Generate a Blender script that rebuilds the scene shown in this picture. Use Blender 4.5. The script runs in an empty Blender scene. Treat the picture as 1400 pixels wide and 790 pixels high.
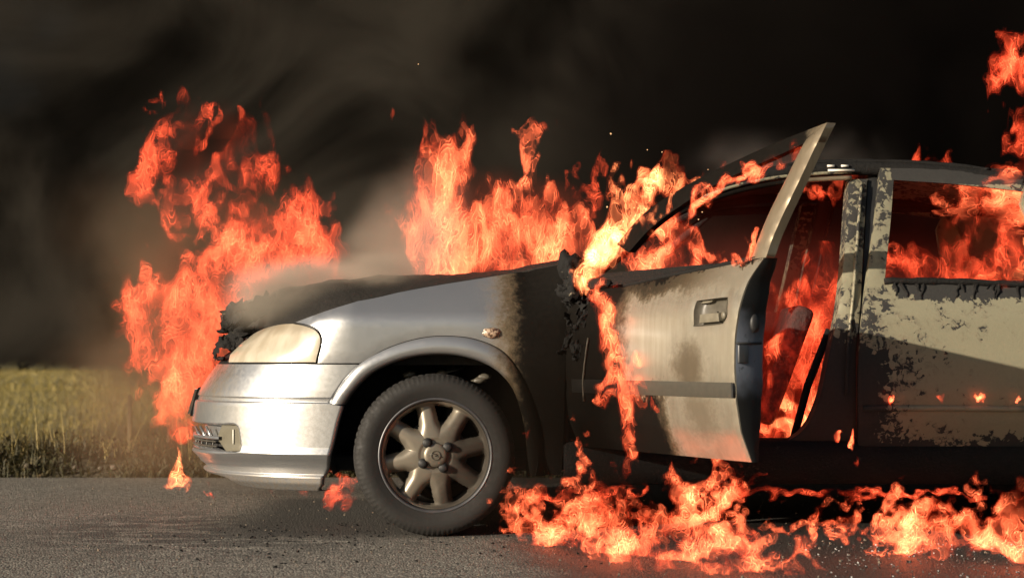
import bpy, math, random
import numpy as np
from mathutils import Vector, Matrix
from mathutils.geometry import delaunay_2d_cdt
S = bpy.context.scene
COL = S.collection
rnd = random.Random(7)
rng0 = np.random.default_rng(7)

# ------------------------------------------------------------------ camera
CD, CH, CF = 6.2, .685, 2201.0            # metres to the car's side, eye height, focal length in photo pixels
PIT = math.atan(95 / CF)
cam = bpy.data.cameras.new('camera'); cam_o = bpy.data.objects.new('camera', cam); COL.objects.link(cam_o)
cam.sensor_width = 36; cam.lens = 36 * CF / 1400; cam.clip_end = 4000
cam_o.location = (0, -CD, CH); cam_o.rotation_euler = (math.pi / 2 + PIT, 0, 0); S.camera = cam_o
cam.dof.use_dof = True; cam.dof.focus_distance = 6.15; cam.dof.aperture_fstop = 3.2

# ------------------------------------------------------------------ sky and sun
TOSUN = Vector((-1.4, -1.0, .44)).normalized()
ELEV = math.asin(TOSUN.z)
world = bpy.data.worlds.new('World'); S.world = world; world.use_nodes = True
wt = world.node_tree; bg = wt.nodes['Background']
sky = wt.nodes.new('ShaderNodeTexSky'); sky.sky_type = 'NISHITA'; sky.sun_disc = False
sky.sun_elevation = ELEV; sky.sun_rotation = math.atan2(TOSUN.x, TOSUN.y)
sky.dust_density = 2.0
wt.links.new(sky.outputs[0], bg.inputs[0]); bg.inputs[1].default_value = .05
sun = bpy.data.lights.new('sun', 'SUN'); sun.energy = 5.0; sun.angle = math.radians(.5); sun.color = (1, .87, .70)
sun_o = bpy.data.objects.new('sun', sun); COL.objects.link(sun_o)
sun_o.rotation_euler = TOSUN.to_track_quat('Z', 'Y').to_euler(); sun_o.location = TOSUN * 40
S.view_settings.view_transform = 'Standard'; S.view_settings.look = 'None'
EXPO = .85; S.view_settings.exposure = EXPO; S.view_settings.gamma = 1
S.render.engine = 'CYCLES'
cy = S.cycles
cy.use_denoising = True; cy.transparent_max_bounces = 96; cy.max_bounces = 6; cy.diffuse_bounces = 3; cy.glossy_bounces = 3
cy.volume_bounces = 0; cy.volume_step_rate = 1.0; cy.volume_max_steps = 256; cy.sample_clamp_indirect = 4.0
cP, sP = math.cos(PIT), math.sin(PIT)

# ------------------------------------------------------------------ helpers
def unp(u, v, y):
    """Point of the photo's line of sight (u, v) at the depth y."""
    a = (u - 700) / CF; b = -(v - 395) / CF
    dy = cP - b * sP; t = (y + CD) / dy
    return np.array([a * t, y, CH + (sP + b * cP) * t])
def ground_at(u, v):
    a = (u - 700) / CF; b = -(v - 395) / CF
    t = -CH / (sP + b * cP); return np.array([a * t, -CD + (cP - b * sP) * t, 0])
def prj(p):
    x, y, z = p[0], p[1] + CD, p[2] - CH
    d = y * cP + z * sP
    return 700 + CF * x / d, 395 - CF * (-y * sP + z * cP) / d

def mesh(name, V, Fc, smooth=True):
    me = bpy.data.meshes.new(name); me.from_pydata([tuple(map(float, v)) for v in V], [], [tuple(map(int, f)) for f in Fc]); me.update()
    if smooth: me.polygons.foreach_set('use_smooth', [True] * len(me.polygons))
    return me
def fmesh(name, V, Q, smooth=False):
    """fast mesh from numpy arrays of vertices and equal-sided faces"""
    V = np.asarray(V, np.float32); Q = np.asarray(Q, np.int32); k = Q.shape[1]
    me = bpy.data.meshes.new(name)
    me.vertices.add(len(V)); me.vertices.foreach_set('co', V.ravel())
    me.loops.add(len(Q) * k); me.loops.foreach_set('vertex_index', Q.ravel())
    me.polygons.add(len(Q)); me.polygons.foreach_set('loop_start', np.arange(0, len(Q) * k, k, dtype=np.int32))
    me.update(calc_edges=True); me.validate()
    me.polygons.foreach_set('use_smooth', np.full(len(me.polygons), smooth))
    return me
def obj(name, me, mat=None, parent=None, loc=(0, 0, 0)):
    o = bpy.data.objects.new(name, me); COL.objects.link(o); o.location = loc
    if parent: o.parent = parent
    if mat and me is not None and not me.materials: me.materials.append(mat)
    return o
def tag(o, label=None, cat=None, group=None, kind=None):
    if label: o['label'] = label
    if cat: o['category'] = cat
    if group: o['group'] = group
    if kind: o['kind'] = kind
    return o

class NB:
    """small node-tree builder"""
    def __init__(s, name):
        s.m = bpy.data.materials.new(name); s.m.use_nodes = True; s.t = s.m.node_tree; s.t.nodes.clear()
        s.out = s.t.nodes.new('ShaderNodeOutputMaterial')
    def n(s, typ, **kw):
        nd = s.t.nodes.new('ShaderNode' + typ)
        for k, v in kw.items():
            key = k.replace('_', ' ')
            if key in nd.inputs: s.put(nd.inputs[key], v)
            else: setattr(nd, k, v)
        return nd
    def put(s, sock, v):
        if isinstance(v, bpy.types.NodeSocket): s.t.links.new(v, sock)
        elif isinstance(v, bpy.types.Node): s.t.links.new(v.outputs[0], sock)
        else: sock.default_value = (*v, 1) if isinstance(v, tuple) and len(v) == 3 and sock.type == 'RGBA' else v
    def math(s, op, a, b=0.0, clamp=False):
        nd = s.t.nodes.new('ShaderNodeMath'); nd.operation = op; nd.use_clamp = clamp
        s.put(nd.inputs[0], a); s.put(nd.inputs[1], b); return nd.outputs[0]
    def sst(s, v, lo, hi, a=0.0, b=1.0):
        nd = s.t.nodes.new('ShaderNodeMapRange'); nd.interpolation_type = 'SMOOTHSTEP'
        s.put(nd.inputs[0], v)
        for i, q in enumerate((lo, hi, a, b)): s.put(nd.inputs[i + 1], q)
        return nd.outputs[0]
    def mix(s, f, a, b):
        nd = s.t.nodes.new('ShaderNodeMix'); nd.data_type = 'RGBA'
        s.put(nd.inputs[0], f); s.put(nd.inputs[6], a); s.put(nd.inputs[7], b); return nd.outputs[2]
    def co(s, kind='Object'): return s.n('TexCoord').outputs[kind]
    def xyz(s, v=None):
        nd = s.n('SeparateXYZ'); s.put(nd.inputs[0], v or s.co()); return nd.outputs
    def noise(s, scale, detail=3, rough=.55, dist=0.0, vec=None):
        nd = s.n('TexNoise', Scale=scale, Detail=detail, Roughness=rough, Distortion=dist); s.put(nd.inputs['Vector'], vec or s.co()); return nd.outputs[0]
    def bump(s, h, strength=.3, dist=.01):
        return s.n('Bump', Height=h, Strength=strength, Distance=dist).outputs[0]
    def bsdf(s, **kw):
        b = s.n('BsdfPrincipled', **kw); s.t.links.new(b.outputs[0], s.out.inputs['Surface']); return s.m

def simple(name, col, rough=.6, metal=0.0, nscale=30, var=.25, bump=.15, bd=.004, coat=0.0):
    b = NB(name); n = b.noise(nscale, 4)
    c = b.mix(n, tuple(max(0, q * (1 - var)) for q in col), tuple(min(1, q * (1 + var)) for q in col))
    return b.bsdf(Base_Color=c, Roughness=b.sst(n, .2, .8, rough * .85, min(1, rough * 1.15)), Metallic=metal, Coat_Weight=coat, Normal=b.bump(n, bump, bd))

# ------------------------------------------------------------------ materials
SILVER = (.60, .585, .55); SOOT = (.016, .0135, .011); TAN = (.21, .155, .088)
def paint(name, where):
    """silver metallic paint scorched tan, then sooted black, where the fire reached it"""
    b = NB(name); c = b.co(); x, y, z = b.xyz(c)
    n = b.noise(7, 5, .6); nf = b.noise(60, 4, .65); nl = b.noise(2.6, 3)
    stre = b.n('Mapping'); b.put(stre.inputs[0], c); stre.inputs['Scale'].default_value = (22, 22, 2.2)
    ns = b.noise(1.6, 4, .6, vec=stre.outputs[0])
    wob = b.math('ADD', b.math('MULTIPLY', b.math('SUBTRACT', n, .5), .16), b.math('MULTIPLY', b.math('SUBTRACT', nf, .5), .09))
    xx = b.math('ADD', x, wob); zz = b.math('ADD', z, wob)
    base = b.mix(nl, (.325, .332, .345), (.38, .382, .38)); tan = 0.0; soot = 0.0
    if where == 'fender':
        xs = b.math('ADD', xx, b.math('MULTIPLY', b.math('SUBTRACT', z, .75), .04))
        tan = b.sst(xs, -.13, .0); soot = b.sst(xs, -.055, .045)
    elif where == 'door':
        front = b.sst(xx, .75, .585)
        belt = b.math('MULTIPLY', b.sst(zz, .855, .945), b.sst(xx, 1.34, .80, .35, 1.0))
        top = b.sst(b.math('SUBTRACT', zz, b.math('MULTIPLY', x, .07)), .885, .915)
        low = b.math('MULTIPLY', b.sst(xx, 1.02, .86), b.sst(zz, .60, .555))
        sp = b.n('VectorMath', operation='DISTANCE'); b.put(sp.inputs[0], c); sp.inputs[1].default_value = (1.08, 0, .655)
        spot = b.math('MULTIPLY', b.sst(b.math('ADD', sp.outputs['Value'], b.math('MULTIPLY', wob, .8)), .19, .02), .62)
        sp2 = b.n('VectorMath', operation='DISTANCE'); b.put(sp2.inputs[0], c); sp2.inputs[1].default_value = (1.13, .03, .50)
        spot = b.math('MAXIMUM', spot, b.math('MULTIPLY', b.sst(b.math('ADD', sp2.outputs['Value'], wob), .2, .03), .5))
        soot = b.math('MAXIMUM', b.math('MAXIMUM', b.math('MAXIMUM', front, b.math('MULTIPLY', belt, .9)), top), b.math('MAXIMUM', low, spot))
        tan = b.math('MAXIMUM', b.math('MULTIPLY', soot, 1.4), b.math('ADD', .24, b.math('MULTIPLY', b.sst(ns, .3, .7), .24)), True)
        base = (.47, .43, .345)
    elif where == 'burnt':
        soot = b.sst(n, .2, .5, .8, 1.0); tan = 1.0
    elif where == 'framedark':
        soot = b.sst(xx, 1.53, 1.38); tan = .8; base = (.40, .35, .265)
    elif where == 'frame':
        soot = b.sst(xx, 1.30, 1.06); tan = b.math('ADD', .55, b.math('MULTIPLY', ns, .35)); base = (.40, .35, .265)
    elif where == 'bumper':
        tan = b.math('MULTIPLY', b.math('MULTIPLY', b.sst(xx, -1.02, -1.22), b.sst(zz, .42, .60)), b.sst(b.math('ADD', ns, nf), .7, 1.2, .25, .9))
        tan = b.math('MAXIMUM', tan, b.math('MULTIPLY', b.sst(z, .27, .2), b.sst(nf, .35, .6, .15, .6)))
        soot = b.math('MULTIPLY', b.math('MULTIPLY', b.sst(xx, -1.0, -1.12), b.sst(zz, .575, .65)), b.sst(nf, .4, .7, .12, .55))
    c1 = b.mix(tan, base, b.mix(ns, TAN, (.14, .10, .06)))
    c2 = b.mix(soot, c1, b.mix(nf, (.0022, .0019, .0016), (.0085, .007, .0055)))
    sp = b.math('MAXIMUM', soot, b.math('MULTIPLY', tan, .35))
    return b.bsdf(Base_Color=c2, Specular_IOR_Level=b.math('SUBTRACT', .5, b.math('MULTIPLY', soot, .45)), Metallic=b.math('MULTIPLY', b.math('SUBTRACT', 1.0, sp, True), .8), Roughness=b.math('ADD', b.math('MULTIPLY', sp, .36), b.sst(nf, .2, .8, .30, .38)),
                  Coat_Weight=b.math('MULTIPLY', b.math('SUBTRACT', 1.0, sp, True), .5), Coat_Roughness=.12,
                  Normal=b.bump(b.math('ADD', b.math('MULTIPLY', nf, soot), b.math('MULTIPLY', nl, .15)), .22, .004))
def peel(name, where='door'):
    """paint blistered off in flakes: pale ash-yellow metal and black char"""
    b = NB(name); c = b.co(); x, y, z = b.xyz(c)
    wv = b.n('VectorMath', operation='ADD'); w2 = b.n('TexNoise', Scale=14.0, Detail=3.0); b.put(w2.inputs['Vector'], c)
    sc = b.n('VectorMath', operation='SCALE'); b.put(sc.inputs[0], w2.outputs['Color']); sc.inputs['Scale'].default_value = .11
    b.put(wv.inputs[0], c); b.put(wv.inputs[1], sc.outputs[0])
    n1 = b.noise(30, 6, .66, .5); n2 = b.noise(5.0, 4, .6); n3 = b.noise(90, 4, .7)
    vo = b.n('TexVoronoi', feature='DISTANCE_TO_EDGE', Scale=24.0); b.put(vo.inputs['Vector'], wv.outputs[0])
    v3 = b.n('TexVoronoi', Scale=42.0, Randomness=1.0); b.put(v3.inputs['Vector'], wv.outputs[0]); cell = b.n('SeparateColor'); b.put(cell.inputs[0], v3.outputs['Color'])
    ring = b.sst(vo.outputs['Distance'], .16, .02)
    wob = b.math('MULTIPLY', b.math('SUBTRACT', n2, .5), .22); wf = b.math('MULTIPLY', b.math('SUBTRACT', n1, .5), .26)
    w = b.math('ADD', wob, wf)
    xx = b.math('ADD', x, w); zz = b.math('ADD', z, w)
    if where == 'door':
        left = b.math('MULTIPLY', b.sst(xx, 1.66, 1.36), b.sst(z, 1.02, .92)); low = b.sst(zz, .385, .33); top = b.math('MULTIPLY', b.sst(b.math('ADD', z, b.math('MULTIPLY', w, .35)), .90, .935), b.math('MULTIPLY', b.sst(x, 1.47, 1.52), b.sst(z, 1.06, 1.02))); top = b.math('ADD', top, b.math('MULTIPLY', b.sst(z, 1.375, 1.40), b.sst(x, 1.52, 1.56)))
        leftlow = b.math('MULTIPLY', b.sst(xx, 1.46, 1.36), b.sst(zz, .74, .66))
        bias = b.math('ADD', b.math('MULTIPLY', left, .128), b.math('ADD', b.math('MULTIPLY', low, .75), b.math('ADD', b.math('MULTIPLY', top, .55), b.math('MULTIPLY', leftlow, .25))))
        bias = b.math('ADD', bias, b.math('MULTIPLY', b.sst(z, .99, 1.04), .055)); bias = b.math('ADD', bias, b.math('MULTIPLY', b.sst(x, 1.62, 2.0), -.07))
    elif where == 'pillar':
        low = b.sst(zz, .78, .62); bias = b.math('ADD', b.math('MULTIPLY', low, .7), .10)
    else:
        bias = b.math('ADD', .10, b.math('MULTIPLY', b.sst(xx, 1.75, 1.4), .5))
    v = b.math('ADD', b.math('ADD', b.math('ADD', b.math('MULTIPLY', n1, .45), b.math('MULTIPLY', cell.outputs[0], .16)), b.math('MULTIPLY', n2, .40)), b.math('ADD', bias, b.math('MULTIPLY', ring, b.math('MULTIPLY', b.sst(n2, .45, .62), .085))))
    v = b.math('ADD', v, b.math('MULTIPLY', b.math('SUBTRACT', n3, .5), .16)); char = b.sst(v, .605, .645)
    hal = b.math('SUBTRACT', b.sst(v, .53, .62), char, True)
    light = b.mix(n2, (.205, .19, .125), (.155, .15, .105)); light = b.mix(b.math('MULTIPLY', n3, .6), light, (.27, .245, .16))
    light = b.mix(b.math('MULTIPLY', hal, .55), light, (.13, .11, .075))
    col = b.mix(char, light, b.mix(n3, (.006, .006, .006), (.022, .020, .017)))
    return b.bsdf(Base_Color=col, Roughness=b.math('ADD', .52, b.math('MULTIPLY', char, .3)), Metallic=b.math('MULTIPLY', b.math('SUBTRACT', 1.0, char), .25),
                  Normal=b.bump(b.math('ADD', b.math('MULTIPLY', char, -.6), b.math('MULTIPLY', n3, .5)), .5, .004))
def char_mat(name, ash=.25, col=(.0065, .006, .0055)):
    b = NB(name); n = b.noise(16, 5, .65, .4); f = b.noise(80, 4, .7)
    a = b.math('MULTIPLY', b.sst(b.math('ADD', b.math('MULTIPLY', n, .6), b.math('MULTIPLY', f, .4)), .60, .70), ash)
    c = b.mix(a, b.mix(f, tuple(q * .5 for q in col), tuple(q * 1.7 for q in col)), (.30, .265, .19))
    return b.bsdf(Base_Color=c, Specular_IOR_Level=.2, Roughness=.8, Normal=b.bump(b.math('ADD', n, f), .6, .008))
def asphalt():
    b = NB('asphalt'); c = b.co(); x, y, z = b.xyz(c)
    v = b.n('TexVoronoi', Scale=120.0); b.put(v.inputs['Vector'], c)
    v2 = b.n('TexVoronoi', Scale=48.0); b.put(v2.inputs['Vector'], c)
    n = b.noise(1.3, 5, .6); f = b.noise(160, 3, .7); m = b.noise(25, 4, .65)
    sep = b.n('SeparateColor'); b.put(sep.inputs[0], v.outputs['Color'])
    sep2 = b.n('SeparateColor'); b.put(sep2.inputs[0], v2.outputs['Color'])
    st = b.math('ADD', b.math('MULTIPLY', sep.outputs[0], .5), b.math('ADD', b.math('MULTIPLY', f, .3), b.math('MULTIPLY', sep2.outputs[0], .25)))
    col = b.mix(b.sst(st, .2, .95), (.042, .039, .033), (.27, .25, .21))
    col = b.mix(b.sst(st, .80, .95, 0, .8), col, (.46, .43, .37))
    col = b.mix(b.math('MULTIPLY', b.sst(n, .35, .65), .45), col, b.mix(f, (.06, .052, .042), (.14, .12, .095)))
    # burnt residue in front of the wheel; darker, smoother road beside the car, darker beneath it
    p = b.n('VectorMath', operation='DISTANCE'); b.put(p.inputs[0], c); p.inputs[1].default_value = (-1.15, .25, 0)
    sm = b.n('Mapping'); b.put(sm.inputs[0], c); sm.inputs['Scale'].default_value = (2.2, 6, 1)
    ms = b.noise(1.7, 5, .65, .3, vec=sm.outputs[0])
    d1 = b.math('MULTIPLY', b.sst(p.outputs['Value'], 1.25, .25), b.sst(ms, .43, .53))
    beside_car = b.math('MULTIPLY', b.sst(b.math('ADD', x, b.math('MULTIPLY', n, .5)), .1, .55), b.sst(b.math('ADD', y, b.math('MULTIPLY', ms, .6)), -1.15, -.75))
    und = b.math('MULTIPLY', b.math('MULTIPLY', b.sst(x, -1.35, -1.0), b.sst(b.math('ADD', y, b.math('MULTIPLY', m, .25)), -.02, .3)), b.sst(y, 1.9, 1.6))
    dk = b.math('MAXIMUM', b.math('MULTIPLY', d1, .78), b.math('MAXIMUM', b.math('MULTIPLY', beside_car, .82), b.math('MULTIPLY', und, .85)))
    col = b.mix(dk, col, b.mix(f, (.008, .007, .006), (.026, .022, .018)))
    h = b.math('ADD', b.math('MULTIPLY', v.outputs['Distance'], -.9), b.math('MULTIPLY', f, .35))
    return b.bsdf(Base_Color=col, Roughness=b.math('SUBTRACT', .85, b.math('MULTIPLY', beside_car, .3)), Normal=b.bump(h, .8, .009))
def field_mat():
    b = NB('field_grass'); c = b.co()
    sm = b.n('Mapping'); b.put(sm.inputs[0], c); sm.inputs['Scale'].default_value = (.5, .12, 1)
    n = b.noise(.8, 5, .6, vec=sm.outputs[0]); f = b.noise(6, 5, .7); g = b.noise(40, 3, .7)
    col = b.mix(b.sst(n, .3, .7), (.155, .125, .028), (.23, .175, .042))
    col = b.mix(b.math('MULTIPLY', f, .55), col, (.15, .135, .035))
    col = b.mix(b.math('MULTIPLY', g, .35), col, (.34, .26, .09))
    return b.bsdf(Base_Color=col, Roughness=.9, Normal=b.bump(b.math('ADD', f, g), 1.0, .08))
def flame_mat(name, edge, col):
    """thin glowing sheets of burning gas: they add light and hide nothing; seen edge-on a sheet is brighter"""
    b = NB(name); t = b.t
    at = b.n('Attribute', attribute_name='lum'); geo = b.n('NewGeometry')
    dot = b.n('VectorMath', operation='DOT_PRODUCT'); b.put(dot.inputs[0], geo.outputs['Normal']); b.put(dot.inputs[1], geo.outputs['Incoming'])
    st = b.math('DIVIDE', at.outputs['Fac'], b.math('MAXIMUM', b.math('ABSOLUTE', dot.outputs['Value']), .17))
    ac = b.n('Attribute', attribute_name='core'); col = b.mix(b.sst(ac.outputs['Fac'], .0, .55), edge, col)
    em = b.n('Emission', Color=col, Strength=st); tr = b.n('BsdfTransparent'); ad = b.n('AddShader')
    t.links.new(em.outputs[0], ad.inputs[0]); t.links.new(tr.outputs[0], ad.inputs[1]); t.links.new(ad.outputs[0], b.out.inputs['Surface'])
    b.m.cycles.emission_sampling = 'NONE'
    return b.m

M = dict(
    fender=paint('scorched_silver_paint_wing', 'fender'), door=paint('scorched_silver_paint_door', 'door'), bumper=paint('silver_paint_bumper', 'bumper'),
    frame=paint('scorched_silver_paint_frame', 'frame'), framedark=paint('sooted_window_frame', 'framedark'), burnt=paint('sooted_paint', 'burnt'),
    peel=peel('blistered_paint_door'), pillar=peel('blistered_paint_pillar', 'pillar'), roof=peel('blistered_paint_roof', 'roof'),
    char=char_mat('charred_metal', .12), ash=char_mat('charred_plastic_and_ash', .85), black=simple('black_liner', (.010, .0095, .009), .9),
    bonnet=char_mat('burnt_bonnet', .10, (.013, .0115, .010)),
    rubber=simple('tyre_rubber', (.0075, .0064, .0053), .78, nscale=45, var=.45, bump=.25), alloy=None, lens=None,
    trim=simple('grey_plastic_trim', (.05, .045, .036), .5, nscale=12, var=.5), gap=simple('black_seal', (.008, .008, .008), .6),
    steel=simple('bare_dark_steel', (.10, .10, .105), .45, .7, nscale=14, var=.5), seat=None,
    plate=simple('number_plate_white', (.55, .53, .46), .45), fog=simple('fog_lamp_glass', (.11, .10, .075), .25, 0, 9, .3, .05),
    amber=None)
b = NB('door_shut_face'); n = b.noise(5, 4, .6); x, y, z = b.xyz(); zz = b.math('ADD', z, b.math('MULTIPLY', b.math('SUBTRACT', n, .5), .2))
sk = b.math('MAXIMUM', b.sst(zz, .76, .86), b.sst(zz, .70, .56)); nf = b.noise(40, 4, .65)
c = b.mix(b.math('MAXIMUM', sk, b.sst(nf, .62, .7, 0, .6)), b.mix(n, (.07, .08, .105), (.15, .17, .21)), (.006, .006, .006))
M['jamb'] = b.bsdf(Base_Color=c, Metallic=b.math('MULTIPLY', b.math('SUBTRACT', 1.0, sk), .35), Roughness=.5, Specular_IOR_Level=.25, Normal=b.bump(nf, .15, .004))
b = NB('sooted_moulding'); n = b.noise(9, 5, .6); x, y, z = b.xyz(); nf = b.noise(50, 4)
sk = b.sst(b.math('ADD', x, b.math('MULTIPLY', b.math('SUBTRACT', n, .5), .3)), .86, .62)
M['moulding'] = b.bsdf(Base_Color=b.mix(sk, b.mix(nf, (.030, .027, .021), (.055, .049, .037)), (.006, .005, .004)), Roughness=.55, Specular_IOR_Level=.3)
b = NB('scorched_alloy'); n = b.noise(9, 4, .6); x, y, z = b.xyz()
g = b.sst(b.math('ADD', b.math('ADD', x, b.math('MULTIPLY', z, -.35)), b.math('MULTIPLY', n, .12)), .03, .16)
c = b.mix(n, (.225, .20, .16), (.14, .118, .088)); c = b.mix(b.math('MULTIPLY', g, .9), c, (.03, .024, .018))
M['alloy'] = b.bsdf(Base_Color=c, Metallic=.55, Roughness=b.math('ADD', .40, b.math('MULTIPLY', g, .35)), Normal=b.bump(b.noise(70, 3), .12, .003))
b = NB('heat_clouded_lens'); n = b.noise(9, 4, .6); x, y, z = b.xyz(); n2 = b.noise(45, 3)
sm = b.n('Mapping'); b.put(sm.inputs[0], b.co()); sm.inputs['Scale'].default_value = (9, 9, 1.0); sm.inputs['Rotation'].default_value = (0, .35, 0)
st = b.noise(1.5, 3, .5, vec=sm.outputs[0])
c = b.mix(b.sst(st, .35, .65), (.30, .262, .195), (.40, .36, .285)); c = b.mix(b.math('MULTIPLY', b.sst(b.math('ADD', z, b.math('MULTIPLY', n, .06)), .80, .845), .55), c, (.14, .11, .07))
c = b.mix(b.math('MULTIPLY', n2, .12), c, (.2, .15, .09))
M['lens'] = b.bsdf(Base_Color=c, Roughness=.3, Coat_Weight=.5, Coat_Roughness=.15, Normal=b.bump(n2, .05, .003))
b = NB('melted_amber_lens'); n = b.noise(70, 3, .6)
M['amber'] = b.bsdf(Base_Color=b.mix(b.sst(n, .4, .6), (.40, .29, .20), (.07, .035, .02)), Roughness=.3, Coat_Weight=.6, Normal=b.bump(n, .5, .006))
b = NB('burnt_seat_foam_red_glow'); n = b.noise(9, 5, .65, .4); f = b.noise(40, 4)
M['seat'] = b.bsdf(Base_Color=b.mix(f, (.008, .005, .004), (.03, .016, .012)), Roughness=.9, Emission_Color=(1, .045, .015, 1), Emission_Strength=b.sst(n, .42, .72, .018, .16), Normal=b.bump(b.math('ADD', n, f), .7, .02))  # burnt foam; red firelight from the cabin is put in as emission
M['seat'].cycles.emission_sampling = 'NONE'
M['asphalt'] = asphalt(); M['field'] = field_mat()
# ------------------------------------------------------------------ the body's side surface
_zs = np.array([.12, .20, .28, .345, .447, .554, .66, .757, .845, .875, .935, 1.03, 1.15, 1.28, 1.455, 1.60])
_ys = np.array([.16, .125, .10, .078, .032, .011, .006, .007, .010, .018, .040, .085, .135, .190, .268, .35])
_zd = np.linspace(0, 1.7, 681); _k = np.exp(-np.linspace(-2, 2, 13) ** 2); _k /= _k.sum()
_yd = np.convolve(np.pad(np.interp(_zd, _zs, _ys), 6, mode='edge'), _k, 'valid')
WID, YC, FX0, FA = 1.71, .855, -.60, 1.15
_nz = np.array([.10, .15, .20, .26, .33, .42, .50, .55, .61, .665, .70, .775, .88, 1.0])
_nx = np.array([-1.27, -1.30, -1.335, -1.375, -1.385, -1.38, -1.37, -1.35, -1.315, -1.275, -1.245, -1.13, -.98, -.85])
_bz = np.array([.10, .172, .20, .229, .233, .250, .275, .300, .315, .34, .512, .514, .518, .530, .534, .56, .66, .8])
_bo = np.array([.07, .045, .026, .022, .048, .040, .024, .004, -.006, .0, .0, .008, .009, .008, .0, .0, .004, .004])
def body(s, z, off=0.0, bumper=False):
    s = np.asarray(s, float); z = np.asarray(z, float)
    yi = np.interp(z, _zd, _yd)
    if bumper: yi = np.interp(z, _bz, _bo) + .012
    if not bumper: yi = yi + np.clip((.20 - s) / .14, 0, 1) * (np.logaddexp(0, (z - .838) / .006) * .006) * .42
    yi = yi + off
    ph = np.clip((FX0 - s) / FA, 0, 1) * math.pi / 2
    a = FX0 - np.interp(z, _nz, _nx) - (yi - .0) * (1 if bumper else .3)
    x = np.where(s > FX0, s, FX0 - a * np.sin(ph))
    y = np.where(s > FX0, yi, yi + (YC - yi) * (1 - np.maximum(np.cos(ph), 1e-9) ** .8))
    return np.stack(np.broadcast_arrays(x, y, z), -1)
def inv(u, v, off=0.0, bumper=False):
    """(s, z) of the point of the body's side surface seen at photo pixel (u, v)"""
    z = CH + (490 - v) / 355.0; s = 0
    for it in range(7):
        lo, hi = FX0 - FA * .86, 3.2
        ss = np.linspace(lo, FX0, 60); us = np.array([prj(p)[0] for p in body(ss, np.full(60, z), off, bumper)])
        lo = ss[int(us.argmin())]
        for k in range(34):
            m = (lo + hi) / 2
            if prj(body(m, z, off, bumper))[0] < u: lo = m
            else: hi = m
        s = m; p = body(s, z, off, bumper); z += (prj(p)[1] - v) / CF * (p[1] + CD)
    return (s, float(z))
DTH = math.radians(61.5); HX, HY = .235, .05
def swing(P):
    P = np.atleast_2d(np.asarray(P, float)); c, s = math.cos(DTH), math.sin(DTH)
    dx, dy = P[:, 0] - HX, P[:, 1] - HY
    return np.stack([HX + dx * c + dy * s, HY - dx * s + dy * c, P[:, 2]], 1)
def inv_door(u, v, off=0.0):
    z = CH + (490 - v) / 420.0; s = 0
    for it in range(8):
        lo, hi = HX - .1, 1.9
        for k in range(34):
            m = (lo + hi) / 2
            if prj(swing(body(m, z, off))[0])[0] < u: lo = m
            else: hi = m
        s = m; p = swing(body(s, z, off))[0]; z += (prj(p)[1] - v) / CF * (p[1] + CD)
    return (s, float(z))
def crom(P, step=.012, closed=False):
    """Catmull-Rom curve through P, resampled"""
    P = np.asarray(P, float)
    if len(P) < 3: 
        n = max(2, int(np.linalg.norm(P[-1] - P[0]) / step)); t = np.linspace(0, 1, n)[:, None]; return P[0] + (P[-1] - P[0]) * t
    Q = np.vstack([2 * P[0] - P[1], P, 2 * P[-1] - P[-2]]); out = []
    for i in range(1, len(Q) - 2):
        n = max(2, int(np.linalg.norm(Q[i + 1] - Q[i]) / step)); t = np.linspace(0, 1, n, endpoint=False)[:, None]
        a, b, c, d = Q[i - 1], Q[i], Q[i + 1], Q[i + 2]
        out.append(.5 * (2 * b + (c - a) * t + (2 * a - 5 * b + 4 * c - d) * t * t + (3 * b - a - 3 * c + d) * t ** 3))
    out.append(P[-1:]); return np.vstack(out)
def outline(*chains, f=inv, step=.012, **kw):
    """closed outline in (s, z) from chains of photo pixels; each chain is one smooth curve"""
    out = []
    for ch in chains:
        c = crom([f(u, v, **kw) for u, v in ch], step)
        if out and np.linalg.norm(out[-1][-1] - c[0]) < .006: c = c[1:]
        out.append(c)
    P = np.vstack(out)
    if np.linalg.norm(P[0] - P[-1]) < .006: P = P[:-1]
    return P
def inside(P, poly):
    x, y = P[:, 0], P[:, 1]; c = np.zeros(len(P), bool); a = poly; b = np.roll(poly, 1, 0)
    for (x1, y1), (x2, y2) in zip(a, b):
        c ^= ((y1 > y) != (y2 > y)) & (x < (x2 - x1) * (y - y1) / (y2 - y1 + 1e-12) + x1)
    return c
def shrink(poly, d):
    e = np.roll(poly, -1, 0) - np.roll(poly, 1, 0); n = np.stack([e[:, 1], -e[:, 0]], 1); n /= np.linalg.norm(n, axis=1)[:, None] + 1e-9
    ar = np.sum(poly[:, 0] * np.roll(poly[:, 1], -1) - np.roll(poly[:, 0], -1) * poly[:, 1])
    return poly - n * d * (1 if ar > 0 else -1)
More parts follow.
